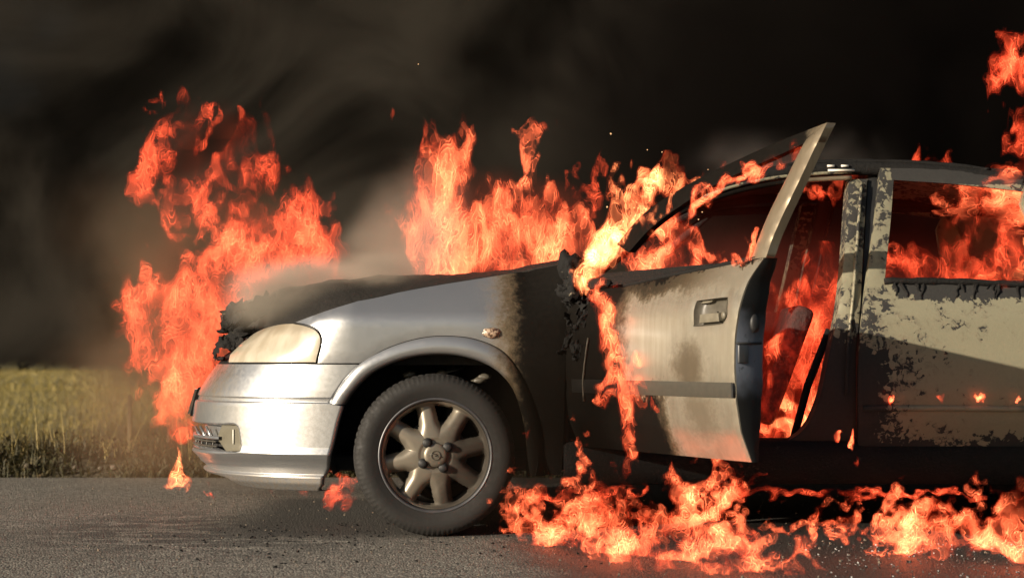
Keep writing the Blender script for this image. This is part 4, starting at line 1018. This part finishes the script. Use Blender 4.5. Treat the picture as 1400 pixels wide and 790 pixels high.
# tall flame in front of the nose, on the far side
flame('tall red flame rising in front of the burnt nose, leftmost of the fires', [
    [(243, 632, 8), (234, 592, 15), (226, 550, 22), (220, 505, 30), (214, 455, 36), (205, 405, 34), (192, 385, 18)],
    [(248, 590, 18), (258, 550, 24), (262, 520, 30), (275, 470, 38), (300, 430, 40), (335, 395, 40), (400, 365, 34), (455, 345, 22)],
    [(250, 440, 40), (280, 400, 38), (320, 375, 36)],
    [(330, 370, 34), (342, 330, 22), (350, 315, 10)], [(300, 390, 26), (285, 350, 16), (278, 330, 8)],
    [(395, 350, 30), (392, 320, 18), (385, 305, 10)], [(450, 345, 28), (464, 318, 18), (474, 296, 8)], [(420, 350, 28), (432, 325, 20), (428, 300, 12)], [(360, 370, 30), (366, 335, 22), (372, 312, 14)],
    [(330, 300, 20, None, .8), (370, 290, 22, None, .8), (410, 280, 24), (440, 300, 22), (445, 330, 20)],
    [(430, 290, 18), (418, 265, 10)],
    [(225, 265, 18), (218, 225, 19), (228, 185, 18), (250, 168, 15), (285, 165, 12)],
    [(225, 240, 18), (250, 258, 18), (280, 262, 15), (310, 250, 18), (340, 235, 20), (362, 230, 20), (352, 205, 16), (325, 192, 10)],
    [(240, 300, 12, None, .7), (270, 320, 14, None, .7), (310, 320, 16, None, .8)], [(216, 295, 4), (224, 302, 4)], [(190, 150, 8, None, .7)]],
    y=1.0, g=.0105, bright=.060, seed=5, warp=.044, detail=.5, mat='red', shell=.5, aniso=(.95, .9, 1.5))
flame('wide bright flame standing along the back of the bonnet below the windscreen', [
    [(585, 350, 30), (640, 345, 38), (700, 345, 36), (760, 345, 32), (805, 340, 22)],
    [(600, 345, 36), (595, 300, 38), (606, 255, 36), (618, 215, 28), (612, 182, 12), (608, 165, 5)], [(575, 320, 26), (562, 300, 14), (556, 285, 6)],
    [(630, 230, 18), (645, 205, 9), (650, 190, 4)], [(590, 230, 16), (580, 205, 8)],
    [(655, 330, 34), (662, 295, 24), (655, 272, 9)], [(690, 320, 30), (695, 290, 18), (688, 272, 7)],
    [(712, 320, 26), (716, 280, 13), (709, 248, 7), (714, 220, 9), (716, 188, 9), (708, 172, 4)],
    [(740, 335, 28), (748, 300, 16), (742, 285, 6)], [(770, 330, 26), (776, 300, 14), (782, 284, 6)], [(800, 330, 18), (802, 300, 9), (806, 286, 4)]],
    y=.75, g=.0088, bright=.092, seed=3, warp=.036, detail=.5, aniso=(.9, .9, 1.8))
flame('yellow flame round the burnt mirror, climbing the windscreen pillar', [
    [(800, 384, 10, -.13), (812, 362, 15, -.1), (832, 330, 22), (852, 310, 20), (872, 292, 15), (890, 276, 8)],
    [(848, 312, 18), (860, 280, 13), (858, 250, 9), (862, 235, 5)], [(875, 290, 13), (880, 262, 9)], [(805, 372, 9, -.12), (792, 380, 6, -.12)]],
    y=.0, g=.0075, bright=.20, seed=11, warp=.024, hi=36, mat='yellow')
flame('small torn flame licking up from the top of the windscreen pillar', [
    [(900, 268, 13), (908, 248, 13), (918, 232, 9)], [(920, 256, 10), (930, 240, 7), (945, 232, 5)], [(945, 236, 5), (955, 228, 4)]], y=.12, g=.0065, bright=.2, seed=12, warp=.022, hi=40, mat='yellow')
flame('thin wisp of red fire hanging in the smoke above the bonnet', [[(812, 275, 9), (808, 262, 7)], [(812, 270, 6), (816, 258, 5), (818, 245, 5), (820, 220, 6), (828, 200, 4), (834, 192, 2)], [(790, 248, 4), (805, 240, 4), (817, 240, 4)]], y=.7, g=.008, bright=.055, seed=13, warp=.026, mat='red')
flame('faint scrap of red fire high above the middle of the bonnet', [[(543, 170, 8), (546, 160, 6)]], y=.7, g=.008, bright=.035, seed=14, warp=.02, mat='red')
flame('crackling flame filling the front corner of the open window frame', [
    [(866, 375, 12), (880, 350, 22), (905, 345, 28), (930, 345, 25), (948, 350, 14)], [(890, 330, 20), (898, 305, 13), (905, 292, 6)], [(925, 325, 20), (930, 302, 12), (938, 290, 6)],
    [(870, 372, 11), (910, 374, 14), (950, 366, 9), (985, 358, 5)], [(945, 345, 13), (955, 330, 6), (952, 318, 4)]],
    y=.02, g=.0072, bright=.15, seed=15, warp=.03, hi=38, detail=.6)
def along(pts, off=-.005):
    """spine along the open door: pixels with radius, at the depth of the door"""
    out = []
    for u, v, r in pts:
        s, z = inv_door(u, v); p = swing(body(s, z, off))[0]; out.append((u, v, r, float(p[1])))
    return out
flame('streak of flame running up the window frame of the open door', [
    along([(935, 292, 7), (955, 280, 9), (985, 268, 9), (1010, 262, 5)]), along([(950, 276, 7), (985, 255, 10), (1015, 236, 11), (1045, 222, 9), (1070, 207, 7), (1090, 197, 6)]), along([(1080, 205, 7), (1090, 190, 7), (1092, 184, 4)]),
    along([(1020, 240, 8), (1040, 234, 7), (1055, 222, 5)])], g=.0065, bright=.14, seed=17, warp=.02, hi=42, aniso=(1.1, .9, 1.1))
flame('yellow flame wrapped round the front end of the window frame', [along([(846, 345, 8), (862, 322, 9), (885, 298, 8), (905, 282, 6)], -.03), along([(865, 318, 7), (868, 300, 5)], -.03), along([(905, 285, 6), (930, 268, 6), (940, 258, 4)], -.02)], g=.006, bright=.16, seed=16, warp=.018, hi=46, detail=.6, mat='yellow')
flame('little flame at the foot of the door frame upright', [along([(1000, 354, 4), (1014, 353, 5), (1024, 350, 5), (1030, 330, 5), (1034, 314, 3)])], g=.005, bright=.13, seed=18, warp=.008, hi=70, lo=10)
K = -.05
flame('dripping flame down the hinge of the open door', [
    along([(828, 402, 13.5), (834, 430, 16.5), (838, 450, 12.0), (842, 480, 10.5), (840, 488, 10.5), (856, 510, 16.5), (862, 535, 16.5), (858, 560, 13.5), (862, 580, 10.5), (858, 610, 9.0), (856, 645, 6.0)], K),
    along([(862, 505, 12.0), (874, 508, 7.5), (868, 498, 4.5)], K), along([(866, 530, 10.5), (880, 545, 7.5), (893, 556, 4.5)], K), along([(830, 405, 10.5), (818, 408, 7.5)], K), along([(845, 490, 7.5), (826, 552, 4.5)], K), along([(845, 528, 9.0), (830, 520, 6.0)], K), along([(858, 555, 10.5), (836, 545, 6.0), (822, 548, 3.8)], K)],
    g=.0065, bright=.17, seed=19, warp=.015, hi=44, detail=.45)
# burning fuel on the road
flame('broad sheet of burning fuel on the road below the open door', [
    [(712, 706, 9, -.1), (735, 718, 14, -.25), (775, 728, 17, -.42), (820, 740, 19, -.58), (880, 750, 21, -.7), (930, 752, 24, -.78), (985, 755, 24, -.85)],
    [(690, 712, 6, .05), (680, 716, 5, .05)], [(705, 700, 8, -.1), (700, 690, 4, -.1)],
    [(745, 712, 17, -.25), (770, 690, 15, -.25), (785, 665, 13, -.22), (790, 640, 10, -.22), (785, 610, 6, -.2), (782, 590, 4, -.2)], [(805, 715, 18, -.45), (818, 685, 17, -.38), (812, 655, 12, -.3), (806, 642, 6, -.3)],
    [(735, 700, 9, -.2), (752, 684, 6, -.15)], [(715, 678, 7, 0), (712, 656, 6, 0), (720, 644, 4, 0)], [(725, 664, 4, .02), (760, 662, 4, .02)],
    [(850, 730, 19, -.55), (868, 705, 13, -.48), (852, 688, 7, -.42)], [(890, 722, 20, -.6), (905, 695, 16, -.55), (918, 668, 11, -.5), (930, 648, 7, -.46), (918, 638, 4, -.46)], [(878, 690, 8, -.5), (862, 668, 4, -.45)],
    [(940, 728, 24, -.7), (952, 700, 21, -.62), (965, 672, 17, -.58), (978, 650, 11, -.52), (990, 640, 5, -.5)], [(985, 715, 18, -.68), (1000, 690, 11, -.62), (1012, 668, 6, -.55), (1022, 660, 3, -.5)],
    [(1005, 735, 16, -.78), (1035, 728, 13, -.7), (1048, 706, 8, -.68), (1055, 692, 4, -.66)], [(1060, 732, 14, -.68), (1092, 724, 14, -.6), (1125, 722, 13, -.55), (1155, 722, 10, -.5), (1185, 724, 8, -.5)], [(1080, 722, 6, -.6), (1094, 710, 4, -.58)], [(1112, 722, 6, -.55), (1124, 708, 4, -.5)],
    [(800, 752, 12, -.68), (850, 768, 12, -.85), (900, 775, 13, -1.0), (940, 772, 16, -1.0), (985, 775, 14, -1.06)], [(1010, 765, 12, -1.0), (1045, 772, 15, -1.02), (1080, 778, 16, -1.06), (1106, 764, 11, -1.0), (1114, 748, 5, -.95)], [(760, 748, 7, -.6), (820, 765, 7, -.75)]],
    g=.008, bright=.125, seed=23, warp=.032, hi=46, detail=.58, aniso=(.95, .9, 1.05), shell=.3)
flame('burning fuel at the right edge of the picture in front of the rear door', [
    [(1215, 712, 14.5, -.5), (1240, 715, 20.2, -.6), (1290, 730, 20.2, -.7), (1340, 735, 27.0, -.8), (1400, 742, 29.2, -.85), (1440, 745, 27.0, -.85)],
    [(1240, 705, 17.9, -.55), (1235, 690, 10.0, -.5)], [(1340, 720, 24.7, -.75), (1352, 697, 13.5, -.7), (1348, 682, 5.5, -.7)], [(1385, 720, 27.0, -.8), (1400, 695, 20.2, -.75)], [(1300, 720, 15.8, -.6), (1310, 703, 7.9, -.55)],
    [(1175, 722, 7.9, -.45), (1190, 728, 7.9, -.45), (1210, 722, 9.0, -.5)], [(1150, 712, 4.5, -.4), (1185, 708, 4.5, -.35), (1200, 706, 3.3, -.35)], [(1200, 735, 6.8, -.6), (1225, 740, 7.9, -.65)]],
    g=.0085, bright=.13, seed=29, warp=.034, hi=46, detail=.7, aniso=(.95, .9, 1.05), shell=.3)
flame('thin line of fire along the underside of the sill below the open door', [[(735, 680, 7, .04), (760, 676, 6, .04), (830, 672, 5, .04), (880, 668, 5, .04)]], g=.0065, bright=.11, seed=31, warp=.007, hi=70, lo=10, mat='red', aniso=(1.2, .9, 1.0))
flame('thin line of fire along the underside of the sill below the rear door', [[(1010, 672, 8, .05), (1040, 671, 5, .05), (1100, 672, 5, .05), (1170, 673, 5, .05), (1230, 676, 4, .05), (1270, 674, 4, .05), (1296, 671, 5, .05), (1350, 677, 3, .05)], [(1015, 665, 4, .04), (1030, 656, 3, .03), (1050, 653, 3, .03)]], g=.0065, bright=.13, seed=32, warp=.006, hi=70, lo=10, mat='red', aniso=(1.2, .9, 1.0))
flame('small yellow flame on the road under the corner of the bumper', [[(240, 662, 9), (242, 640, 6), (240, 622, 3)], [(228, 664, 6), (262, 664, 5)]], y=.55, g=.006, bright=.2, seed=33, warp=.014, hi=48, mat='yellow')
flame('low red fire burning under the engine right in front of the wheel', [[(440, 664, 6), (470, 660, 6), (487, 664, 5)], [(462, 662, 7, .35), (460, 676, 8, .42), (462, 690, 9, .55), (480, 684, 8, .55)]], y=.35, g=.0075, bright=.05, seed=35, warp=.018, hi=44, mat='red', aniso=(1.1, .9, 1.1))
flame('low red fire under the middle of the bumper', [[(370, 675, 4), (390, 673, 5), (418, 674, 4)]], y=.35, g=.0075, bright=.03, seed=36, warp=.016, hi=44, mat='red', aniso=(1.1, .9, 1.1))
flame('tiny red flame under the burnt away corner of the bumper', [[(284, 677, 5), (290, 668, 4)]], y=.35, g=.0055, bright=.1, seed=38, warp=.010, hi=60, mat='red')
# inside the cabin
flame('red flames inside the cabin seen through the open doorway', [
    [(1045, 590, 16, .5), (1070, 585, 18, .5), (1100, 570, 18, .5), (1112, 540, 14, .5)], [(1035, 590, 13, .3), (1048, 570, 13, .3), (1058, 540, 11, .3), (1064, 505, 10, .3), (1072, 470, 12, .35), (1082, 440, 10, .4), (1092, 418, 5, .4)], [(1085, 585, 10, .26), (1100, 560, 11, .26), (1108, 530, 8, .26), (1104, 500, 5, .26)], [(1120, 570, 18, .75), (1112, 520, 26, .75), (1115, 470, 34, .75), (1120, 430, 34, .75), (1130, 390, 26, .75), (1140, 365, 10, .75)],
    [(1075, 520, 26, .95), (1075, 470, 28, .95), (1085, 430, 26, .95), (1095, 405, 12, .95)], [(1055, 540, 16, .9), (1045, 500, 12, .9)], [(1075, 484, 7, .28), (1082, 478, 8, .28)]],
    g=.0095, bright=.105, seed=37, warp=.035, hi=30, mat='red')
flame('bright yellow flame burning on the seat base inside the doorway', [[(1030, 596, 8), (1060, 590, 8), (1090, 590, 9), (1110, 575, 8)], [(1052, 562, 6, .35), (1070, 560, 8, .35), (1090, 552, 6, .35)], [(1108, 560, 7), (1112, 535, 6), (1106, 515, 4)]], y=.3, g=.0065, bright=.15, seed=39, warp=.018, hi=44, mat='yellow')
flame('tongue of fire under the roof at the top of the doorway', [[(1164, 248, 7), (1145, 250, 9), (1130, 262, 7)], [(1105, 272, 7, None, .7), (1130, 276, 6, None, .7)]], y=.45, g=.0065, bright=.075, seed=41, warp=.022, hi=40, mat='red')
flame('flame rolling out from under the roof at the top of the rear window', [
    [(1285, 252, 8), (1310, 255, 12), (1350, 265, 20), (1390, 272, 24), (1430, 278, 24)], [(1330, 272, 10), (1310, 285, 8), (1286, 290, 7), (1280, 284, 4)], [(1355, 285, 14), (1380, 295, 14), (1420, 292, 16)]], y=.28, g=.0075, bright=.10, seed=43, warp=.026, hi=36, aniso=(1.4, .9, 1.0))
flame('flame licking over the sill of the rear window', [[(1335, 372, 5), (1360, 376, 7), (1385, 384, 9), (1410, 392, 9), (1440, 396, 9)], [(1395, 370, 7), (1410, 350, 9)]], y=.06, g=.0065, bright=.16, seed=45, warp=.018, hi=44, mat='yellow', aniso=(1.3, .9, 1.0))
flame('deep red fire glowing low inside the rear window', [[(1225, 372, 12, .7), (1260, 372, 16, .8), (1310, 370, 20, .8), (1360, 350, 26, .8), (1400, 330, 30, .8)], [(1300, 350, 20, .9), (1310, 325, 16, .9)], [(1232, 362, 10, .6), (1230, 345, 6, .6)]], g=.01, bright=.075, seed=47, warp=.036, hi=26, mat='red')
flame('big flame blowing up past the roof at the right edge of the picture', [
    [(1370, 68, 7), (1388, 75, 14), (1410, 80, 18)], [(1355, 128, 7), (1372, 116, 13), (1395, 105, 18), (1420, 100, 20)], [(1388, 165, 8), (1392, 190, 12), (1405, 200, 20)], [(1385, 215, 12), (1405, 218, 20), (1430, 190, 22)]], y=.8, g=.0095, bright=.105, seed=49, warp=.036, hi=32, mat='red')
flame('small flame on top of the roof behind the centre pillar', [[(1258, 222, 9), (1260, 210, 7), (1264, 202, 4)], [(1275, 222, 5, None, .7), (1290, 220, 5, None, .7)]], y=.6, g=.007, bright=.085, seed=51, warp=.018, hi=40, mat='red')
for k, (u, v, t, hgt) in enumerate([(1213, 545, 'first glowing clip hole in the rear door, nearest the centre pillar', 6), (1285, 544, 'second glowing clip hole along the rear door', 4), (1338, 544, 'third glowing clip hole along the rear door', 4), (1390, 545, 'fourth glowing clip hole in the rear door, nearest the picture edge', 4)]):
    flame(t, [[(u, v, hgt), (u + 4, v - 1, hgt)]], y=-.015, g=.0035, bright=.3, seed=60 + k, warp=.005, hi=110, lo=12, group='small flames in the holes of the rear door')
for k, (t, sp) in enumerate([('drop of burning plastic on the blackened sill, nearest the doorway', [(1141, 599, 4), (1147, 594, 4)]), ('stretched drop of burning plastic falling beside the rear door edge', [(1162, 610, 3), (1165, 598, 4), (1168, 586, 3)]),
                             ('lowest drop of burning plastic below the rear door edge', [(1170, 631, 4), (1173, 626, 3)]), ('speck of burning plastic behind the front wheel', [(720, 595, 4), (722, 588, 3)])]):
    flame(t, [sp], y=-.03, g=.0035, bright=.3, seed=71 + k, warp=.004, hi=90, lo=10, group='burning drops of plastic')
# sparks
r = np.random.default_rng(77); V, Q = [], []
for u, v, s in [(835, 183, 3), (885, 205, 1.6), (905, 208, 1.6), (572, 88, 1.4), (775, 350, 2), (830, 283, 2.4), (852, 303, 2), (960, 290, 1.6), (968, 232, 1.6), (955, 300, 2)] + [(r.uniform(480, 1080), r.uniform(60, 380), r.uniform(.6, 1.5)) for _ in range(0)]:
    lv, lf = lump(unp(u, v, r.uniform(-.2, 1.2)), s / 355 * .55, int(u), 1, .5); k = len(V); V += lv; Q += [tuple(i + k for i in f) for f in lf]
sm = NB('spark'); e = sm.n('Emission', Color=(1, .55, .25, 1), Strength=1.3 * 2 ** -EXPO); sm.t.links.new(e.outputs[0], sm.out.inputs['Surface']); sm.m.cycles.emission_sampling = 'NONE'
tag(obj('sparks', mesh('sparks', V, Q), sm.m), kind='stuff', label='sparks drifting in the smoke above the car')

# ------------------------------------------------------------------ smoke
def smoke(name, label, lo, hi, vox, recipe, col, dens, emit=0.0, ecol=(1, .1, .03), aniso=0.0):
    """smoke as a density grid: recipe(g, x, y, z) returns the density field"""
    gt = bpy.data.node_groups.new(name, 'GeometryNodeTree'); gt.interface.new_socket('Geometry', in_out='OUTPUT', socket_type='NodeSocketGeometry')
    N, L = gt.nodes, gt.links
    class G:
        def put(s, k, v):
            if isinstance(v, bpy.types.NodeSocket): L.new(v, k)
            else: k.default_value = v
        def m(s, op, a, b_=0.0, clamp=False):
            q = N.new('ShaderNodeMath'); q.operation = op; q.use_clamp = clamp; s.put(q.inputs[0], a); s.put(q.inputs[1], b_); return q.outputs[0]
        def ss(s, v, a, b_, c=0.0, d=1.0):
            q = N.new('ShaderNodeMapRange'); q.interpolation_type = 'SMOOTHSTEP'
            for i, w in enumerate((v, a, b_, c, d)): s.put(q.inputs[i], w)
            return q.outputs[0]
        def noise(s, scale, off, detail=4, rough=.55, dist=0.0, stretch=(1, 1, 1)):
            vm = N.new('ShaderNodeVectorMath'); vm.operation = 'MULTIPLY_ADD'; L.new(pos, vm.inputs[0]); vm.inputs[1].default_value = stretch; vm.inputs[2].default_value = off
            q = N.new('ShaderNodeTexNoise'); q.inputs['Scale'].default_value = scale; q.inputs['Detail'].default_value = detail; q.inputs['Roughness'].default_value = rough; q.inputs['Distortion'].default_value = dist
            L.new(vm.outputs[0], q.inputs['Vector']); return q.outputs[0]
    pos = N.new('GeometryNodeInputPosition').outputs[0]; sp = N.new('ShaderNodeSeparateXYZ'); L.new(pos, sp.inputs[0])
    vc = N.new('GeometryNodeVolumeCube'); vc.inputs['Min'].default_value = lo; vc.inputs['Max'].default_value = hi
    for ax, nm in enumerate(('Resolution X', 'Resolution Y', 'Resolution Z')): vc.inputs[nm].default_value = max(8, int((hi[ax] - lo[ax]) / vox))
    g = G(); d = recipe(g, sp.outputs[0], sp.outputs[1], sp.outputs[2]); L.new(d, vc.inputs['Density'])
    b = NB(name + '_smoke')
    if isinstance(col[0], tuple): col = b.mix(b.sst(b.noise(.55, 6, .66, 1.2), .44, .57), col[0], col[1])
    pv = b.n('VolumePrincipled', Color=col, Density=dens, Anisotropy=aniso)
    if emit:
        at = b.n('Attribute', attribute_name='density'); b.put(pv.inputs['Emission Strength'], b.math('MULTIPLY', at.outputs['Fac'], emit)); b.put(pv.inputs['Emission Color'], ecol)
    b.t.links.new(pv.outputs[0], b.out.inputs['Volume'])
    st = N.new('GeometryNodeSetMaterial'); st.inputs['Material'].default_value = b.m; out = N.new('NodeGroupOutput')
    L.new(vc.outputs[0], st.inputs[0]); L.new(st.outputs[0], out.inputs[0])
    me = bpy.data.meshes.new(name); me.materials.append(b.m); o = obj(name, me); mod = o.modifiers.new('smoke', 'NODES'); mod.node_group = gt
    tag(o, label, kind='stuff'); return o
def bank(g, x, y, z):
    n = g.noise(.40, (3, 1, 7), 6, .62, 1.1); n2 = g.noise(1.2, (9, 4, 2), 4, .6, .5)
    n3 = g.noise(2.6, (4, 8, 1), 4, .6, .8); v = g.m('ADD', g.m('ADD', g.m('MULTIPLY', n, .62), g.m('MULTIPLY', n2, .24)), g.m('MULTIPLY', n3, .14))
    lowz = g.m('ADD', .655, g.m('MULTIPLY', g.ss(x, -2.8, -1.2), -.4))
    rise = g.ss(g.m('SUBTRACT', z, lowz), -.05, .16)
    edge = g.m('MULTIPLY', g.m('MULTIPLY', g.ss(x, -7.6, -6.2), g.ss(x, 16, 13)), g.m('MULTIPLY', g.ss(y, 2.2, 3.6), g.ss(y, 10, 8)))
    body_ = g.m('MAXIMUM', g.ss(v, .42, .57, .035, 1.0), g.ss(z, 2.2, .9, 0.0, .30))
    more = g.ss(x, -3.6, .6, .55, 1.6)
    return g.m('MULTIPLY', g.m('MULTIPLY', body_, rise), g.m('MULTIPLY', edge, more))
smoke('smoke_bank', 'huge bank of black and brown smoke rolling behind the car', (-7.8, 2.2, -.1), (16, 10, 8), .115, bank, ((.012, .0108, .0092), (.125, .111, .09)), 5.0)
def soot(g, x, y, z):
    n = g.noise(.8, (1, 6, 2), 5, .6, .6)
    sh = g.m('MULTIPLY', g.ss(g.m('ADD', x, g.m('MULTIPLY', z, -.6)), -1.6, .6), g.ss(z, 1.15, 1.9))
    edge = g.m('MULTIPLY', g.m('MULTIPLY', g.ss(x, 6, 4.6), g.ss(z, 5.6, 4.8)), g.m('MULTIPLY', g.ss(y, 1.2, 1.9), g.ss(y, 3.4, 2.6)))
    return g.m('MULTIPLY', g.m('MULTIPLY', g.ss(n, .36, .58), sh), edge)
smoke('soot_plume', 'black soot plume towering behind the roof', (-2.5, 1.2, .9), (6, 3.4, 5.6), .085, soot, (.012, .010, .009), 4.0)
def haze_bonnet(g, x, y, z):
    n = g.noise(3.0, (2, 2, 5), 5, .6, .8, (.7, 1, 1)); a = g.m('ADD', .98, g.m('MULTIPLY', g.m('ADD', x, .85), .13))
    hgt = g.m('SUBTRACT', z, a); wall = g.ss(x, -.80, -.42, .20, .75)
    sh = g.m('MULTIPLY', g.ss(hgt, -.16, .02), g.m('SUBTRACT', 1.0, g.ss(g.m('DIVIDE', hgt, wall), .2, .75), True))
    low = g.m('MULTIPLY', g.m('MULTIPLY', g.ss(hgt, -.16, -.04), g.ss(hgt, .13, .02)), g.ss(x, -.28, -.55, 0.0, 6.0)); sh = g.m('MAXIMUM', sh, low); ex = g.m('MULTIPLY', g.ss(x, -1.2, -.95), g.ss(x, -.15, -.42)); ey = g.m('MULTIPLY', g.ss(y, .12, .3), g.ss(y, 1.6, 1.2))
    return g.m('MULTIPLY', g.m('MULTIPLY', g.ss(n, .38, .68), sh), g.m('MULTIPLY', ex, ey))
smoke('bonnet_smoke', 'thin tan smoke drifting off the bonnet', (-1.25, .1, .8), (-.1, 1.65, 1.9), .03, haze_bonnet, (.70, .61, .49), 2.6)
def haze_left(g, x, y, z):
    n = g.noise(1.8, (7, 2, 1), 4, .6, .6)
    sh = g.m('MULTIPLY', g.m('MULTIPLY', g.ss(x, -2.3, -1.75), g.ss(x, -.9, -1.3)), g.m('MULTIPLY', g.ss(z, .0, .3), g.ss(z, 1.7, .8)))
    ey = g.m('MULTIPLY', g.ss(y, 1.1, 1.4), g.ss(y, 2.6, 2.2)); return g.m('MULTIPLY', g.m('MULTIPLY', g.ss(n, .38, .66), sh), ey)
smoke('nose_smoke', 'brown smoke hanging over the verge beside the tall flame', (-2.6, 1.0, 0), (-.8, 2.7, 1.8), .05, haze_left, (.42, .27, .16), 1.25)
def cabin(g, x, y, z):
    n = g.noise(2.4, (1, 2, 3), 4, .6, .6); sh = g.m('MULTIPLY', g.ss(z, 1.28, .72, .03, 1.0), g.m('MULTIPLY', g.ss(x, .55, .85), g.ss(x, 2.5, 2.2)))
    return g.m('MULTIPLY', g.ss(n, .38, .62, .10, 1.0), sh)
smoke('cabin_smoke', 'smoke filling the cabin, with firelight put in as its own red glow', (.5, .3, .34), (2.55, 1.44, 1.42), .04, cabin, (.06, .03, .025), 3.2, emit=.20, ecol=(1, .05, .018))  # the smoke emits red itself, in place of firelight falling on it
def glow(cu, cv, cy_, ru, rv, tilt):
    c = unp(cu, cv, cy_); rx, rz = ru / 305.0, rv / 305.0
    def f(g, x, y, z):
        n = g.noise(3.4, (1 + cu, 2, 3), 5, .62, 1.2, (1, 1, .65)); dz = g.m('DIVIDE', g.m('SUBTRACT', z, float(c[2])), rz)
        dx = g.m('DIVIDE', g.m('SUBTRACT', g.m('SUBTRACT', x, float(c[0])), g.m('MULTIPLY', dz, tilt)), rx); dy = g.m('DIVIDE', g.m('SUBTRACT', y, cy_), .26)
        d = g.m('ADD', g.m('ADD', g.m('MULTIPLY', dx, dx), g.m('MULTIPLY', dz, dz)), g.m('MULTIPLY', dy, dy)); return g.m('MULTIPLY', g.ss(d, 1.0, .15), g.ss(n, .40, .66))
    lo = (float(c[0]) - rx - abs(tilt) - .1, cy_ - .3, float(c[2]) - rz - .05); hi = (float(c[0]) + rx + abs(tilt) + .1, cy_ + .3, float(c[2]) + rz + .05); return lo, hi, f
for nm, lb, a, em in (('nose_fire_glow', 'faint red burning gas veiling the tall flame in front of the nose', (320, 390, 1.0, 165, 150, -.05), .42), ('high_fire_glow', 'thin dark red burning gas round the top of the tall flame', (290, 235, 1.0, 95, 105, 0.0), .26),
                      ('bonnet_fire_glow', 'faint orange burning gas veiling the flame along the bonnet', (685, 310, .75, 150, 85, 0.0), .5)):
    lo, hi, f = glow(*a); smoke(nm, lb, lo, hi, .028, f, (.10, .05, .03), 1.2, emit=em, ecol=(1, .075, .022))
def wisps(g, x, y, z):
    n = g.noise(4.2, (5, 2, 5), 5, .6, .9); h = g.m('SUBTRACT', z, 1.40); sh = g.m('MULTIPLY', g.ss(h, -.02, .08), g.ss(h, .27, .07)); ex = g.m('MULTIPLY', g.ss(x, .7, 1.0), g.ss(x, 1.7, 1.35))
    return g.m('MULTIPLY', g.m('MULTIPLY', g.ss(n, .42, .68), sh), g.m('MULTIPLY', ex, g.m('MULTIPLY', g.ss(y, .3, .5), g.ss(y, 1.3, 1.0))))
smoke('roof_smoke', 'grey wisps of smoke curling off the roof', (.6, .25, 1.36), (1.8, 1.35, 1.95), .03, wisps, (.24, .21, .19), 1.9)
def wheelhaze(g, x, y, z):
    n = g.noise(3.2, (5, 8, 5), 4, .6, .6); sh = g.m('MULTIPLY', g.m('MULTIPLY', g.ss(x, -.22, .05), g.ss(x, .55, .25)), g.m('MULTIPLY', g.ss(z, .0, .2), g.ss(z, .95, .55)))
    return g.m('MULTIPLY', g.m('MULTIPLY', g.ss(n, .34, .62), sh), g.m('MULTIPLY', g.ss(y, -.55, -.35), g.ss(y, .05, -.05)))
smoke('wheel_smoke', 'dark smoke drifting across the back of the front wheel', (-.3, -.6, 0), (.6, .1, 1.0), .03, wheelhaze, (.016, .0125, .009), 2.6)
print('>> flame triangles', NTRI)
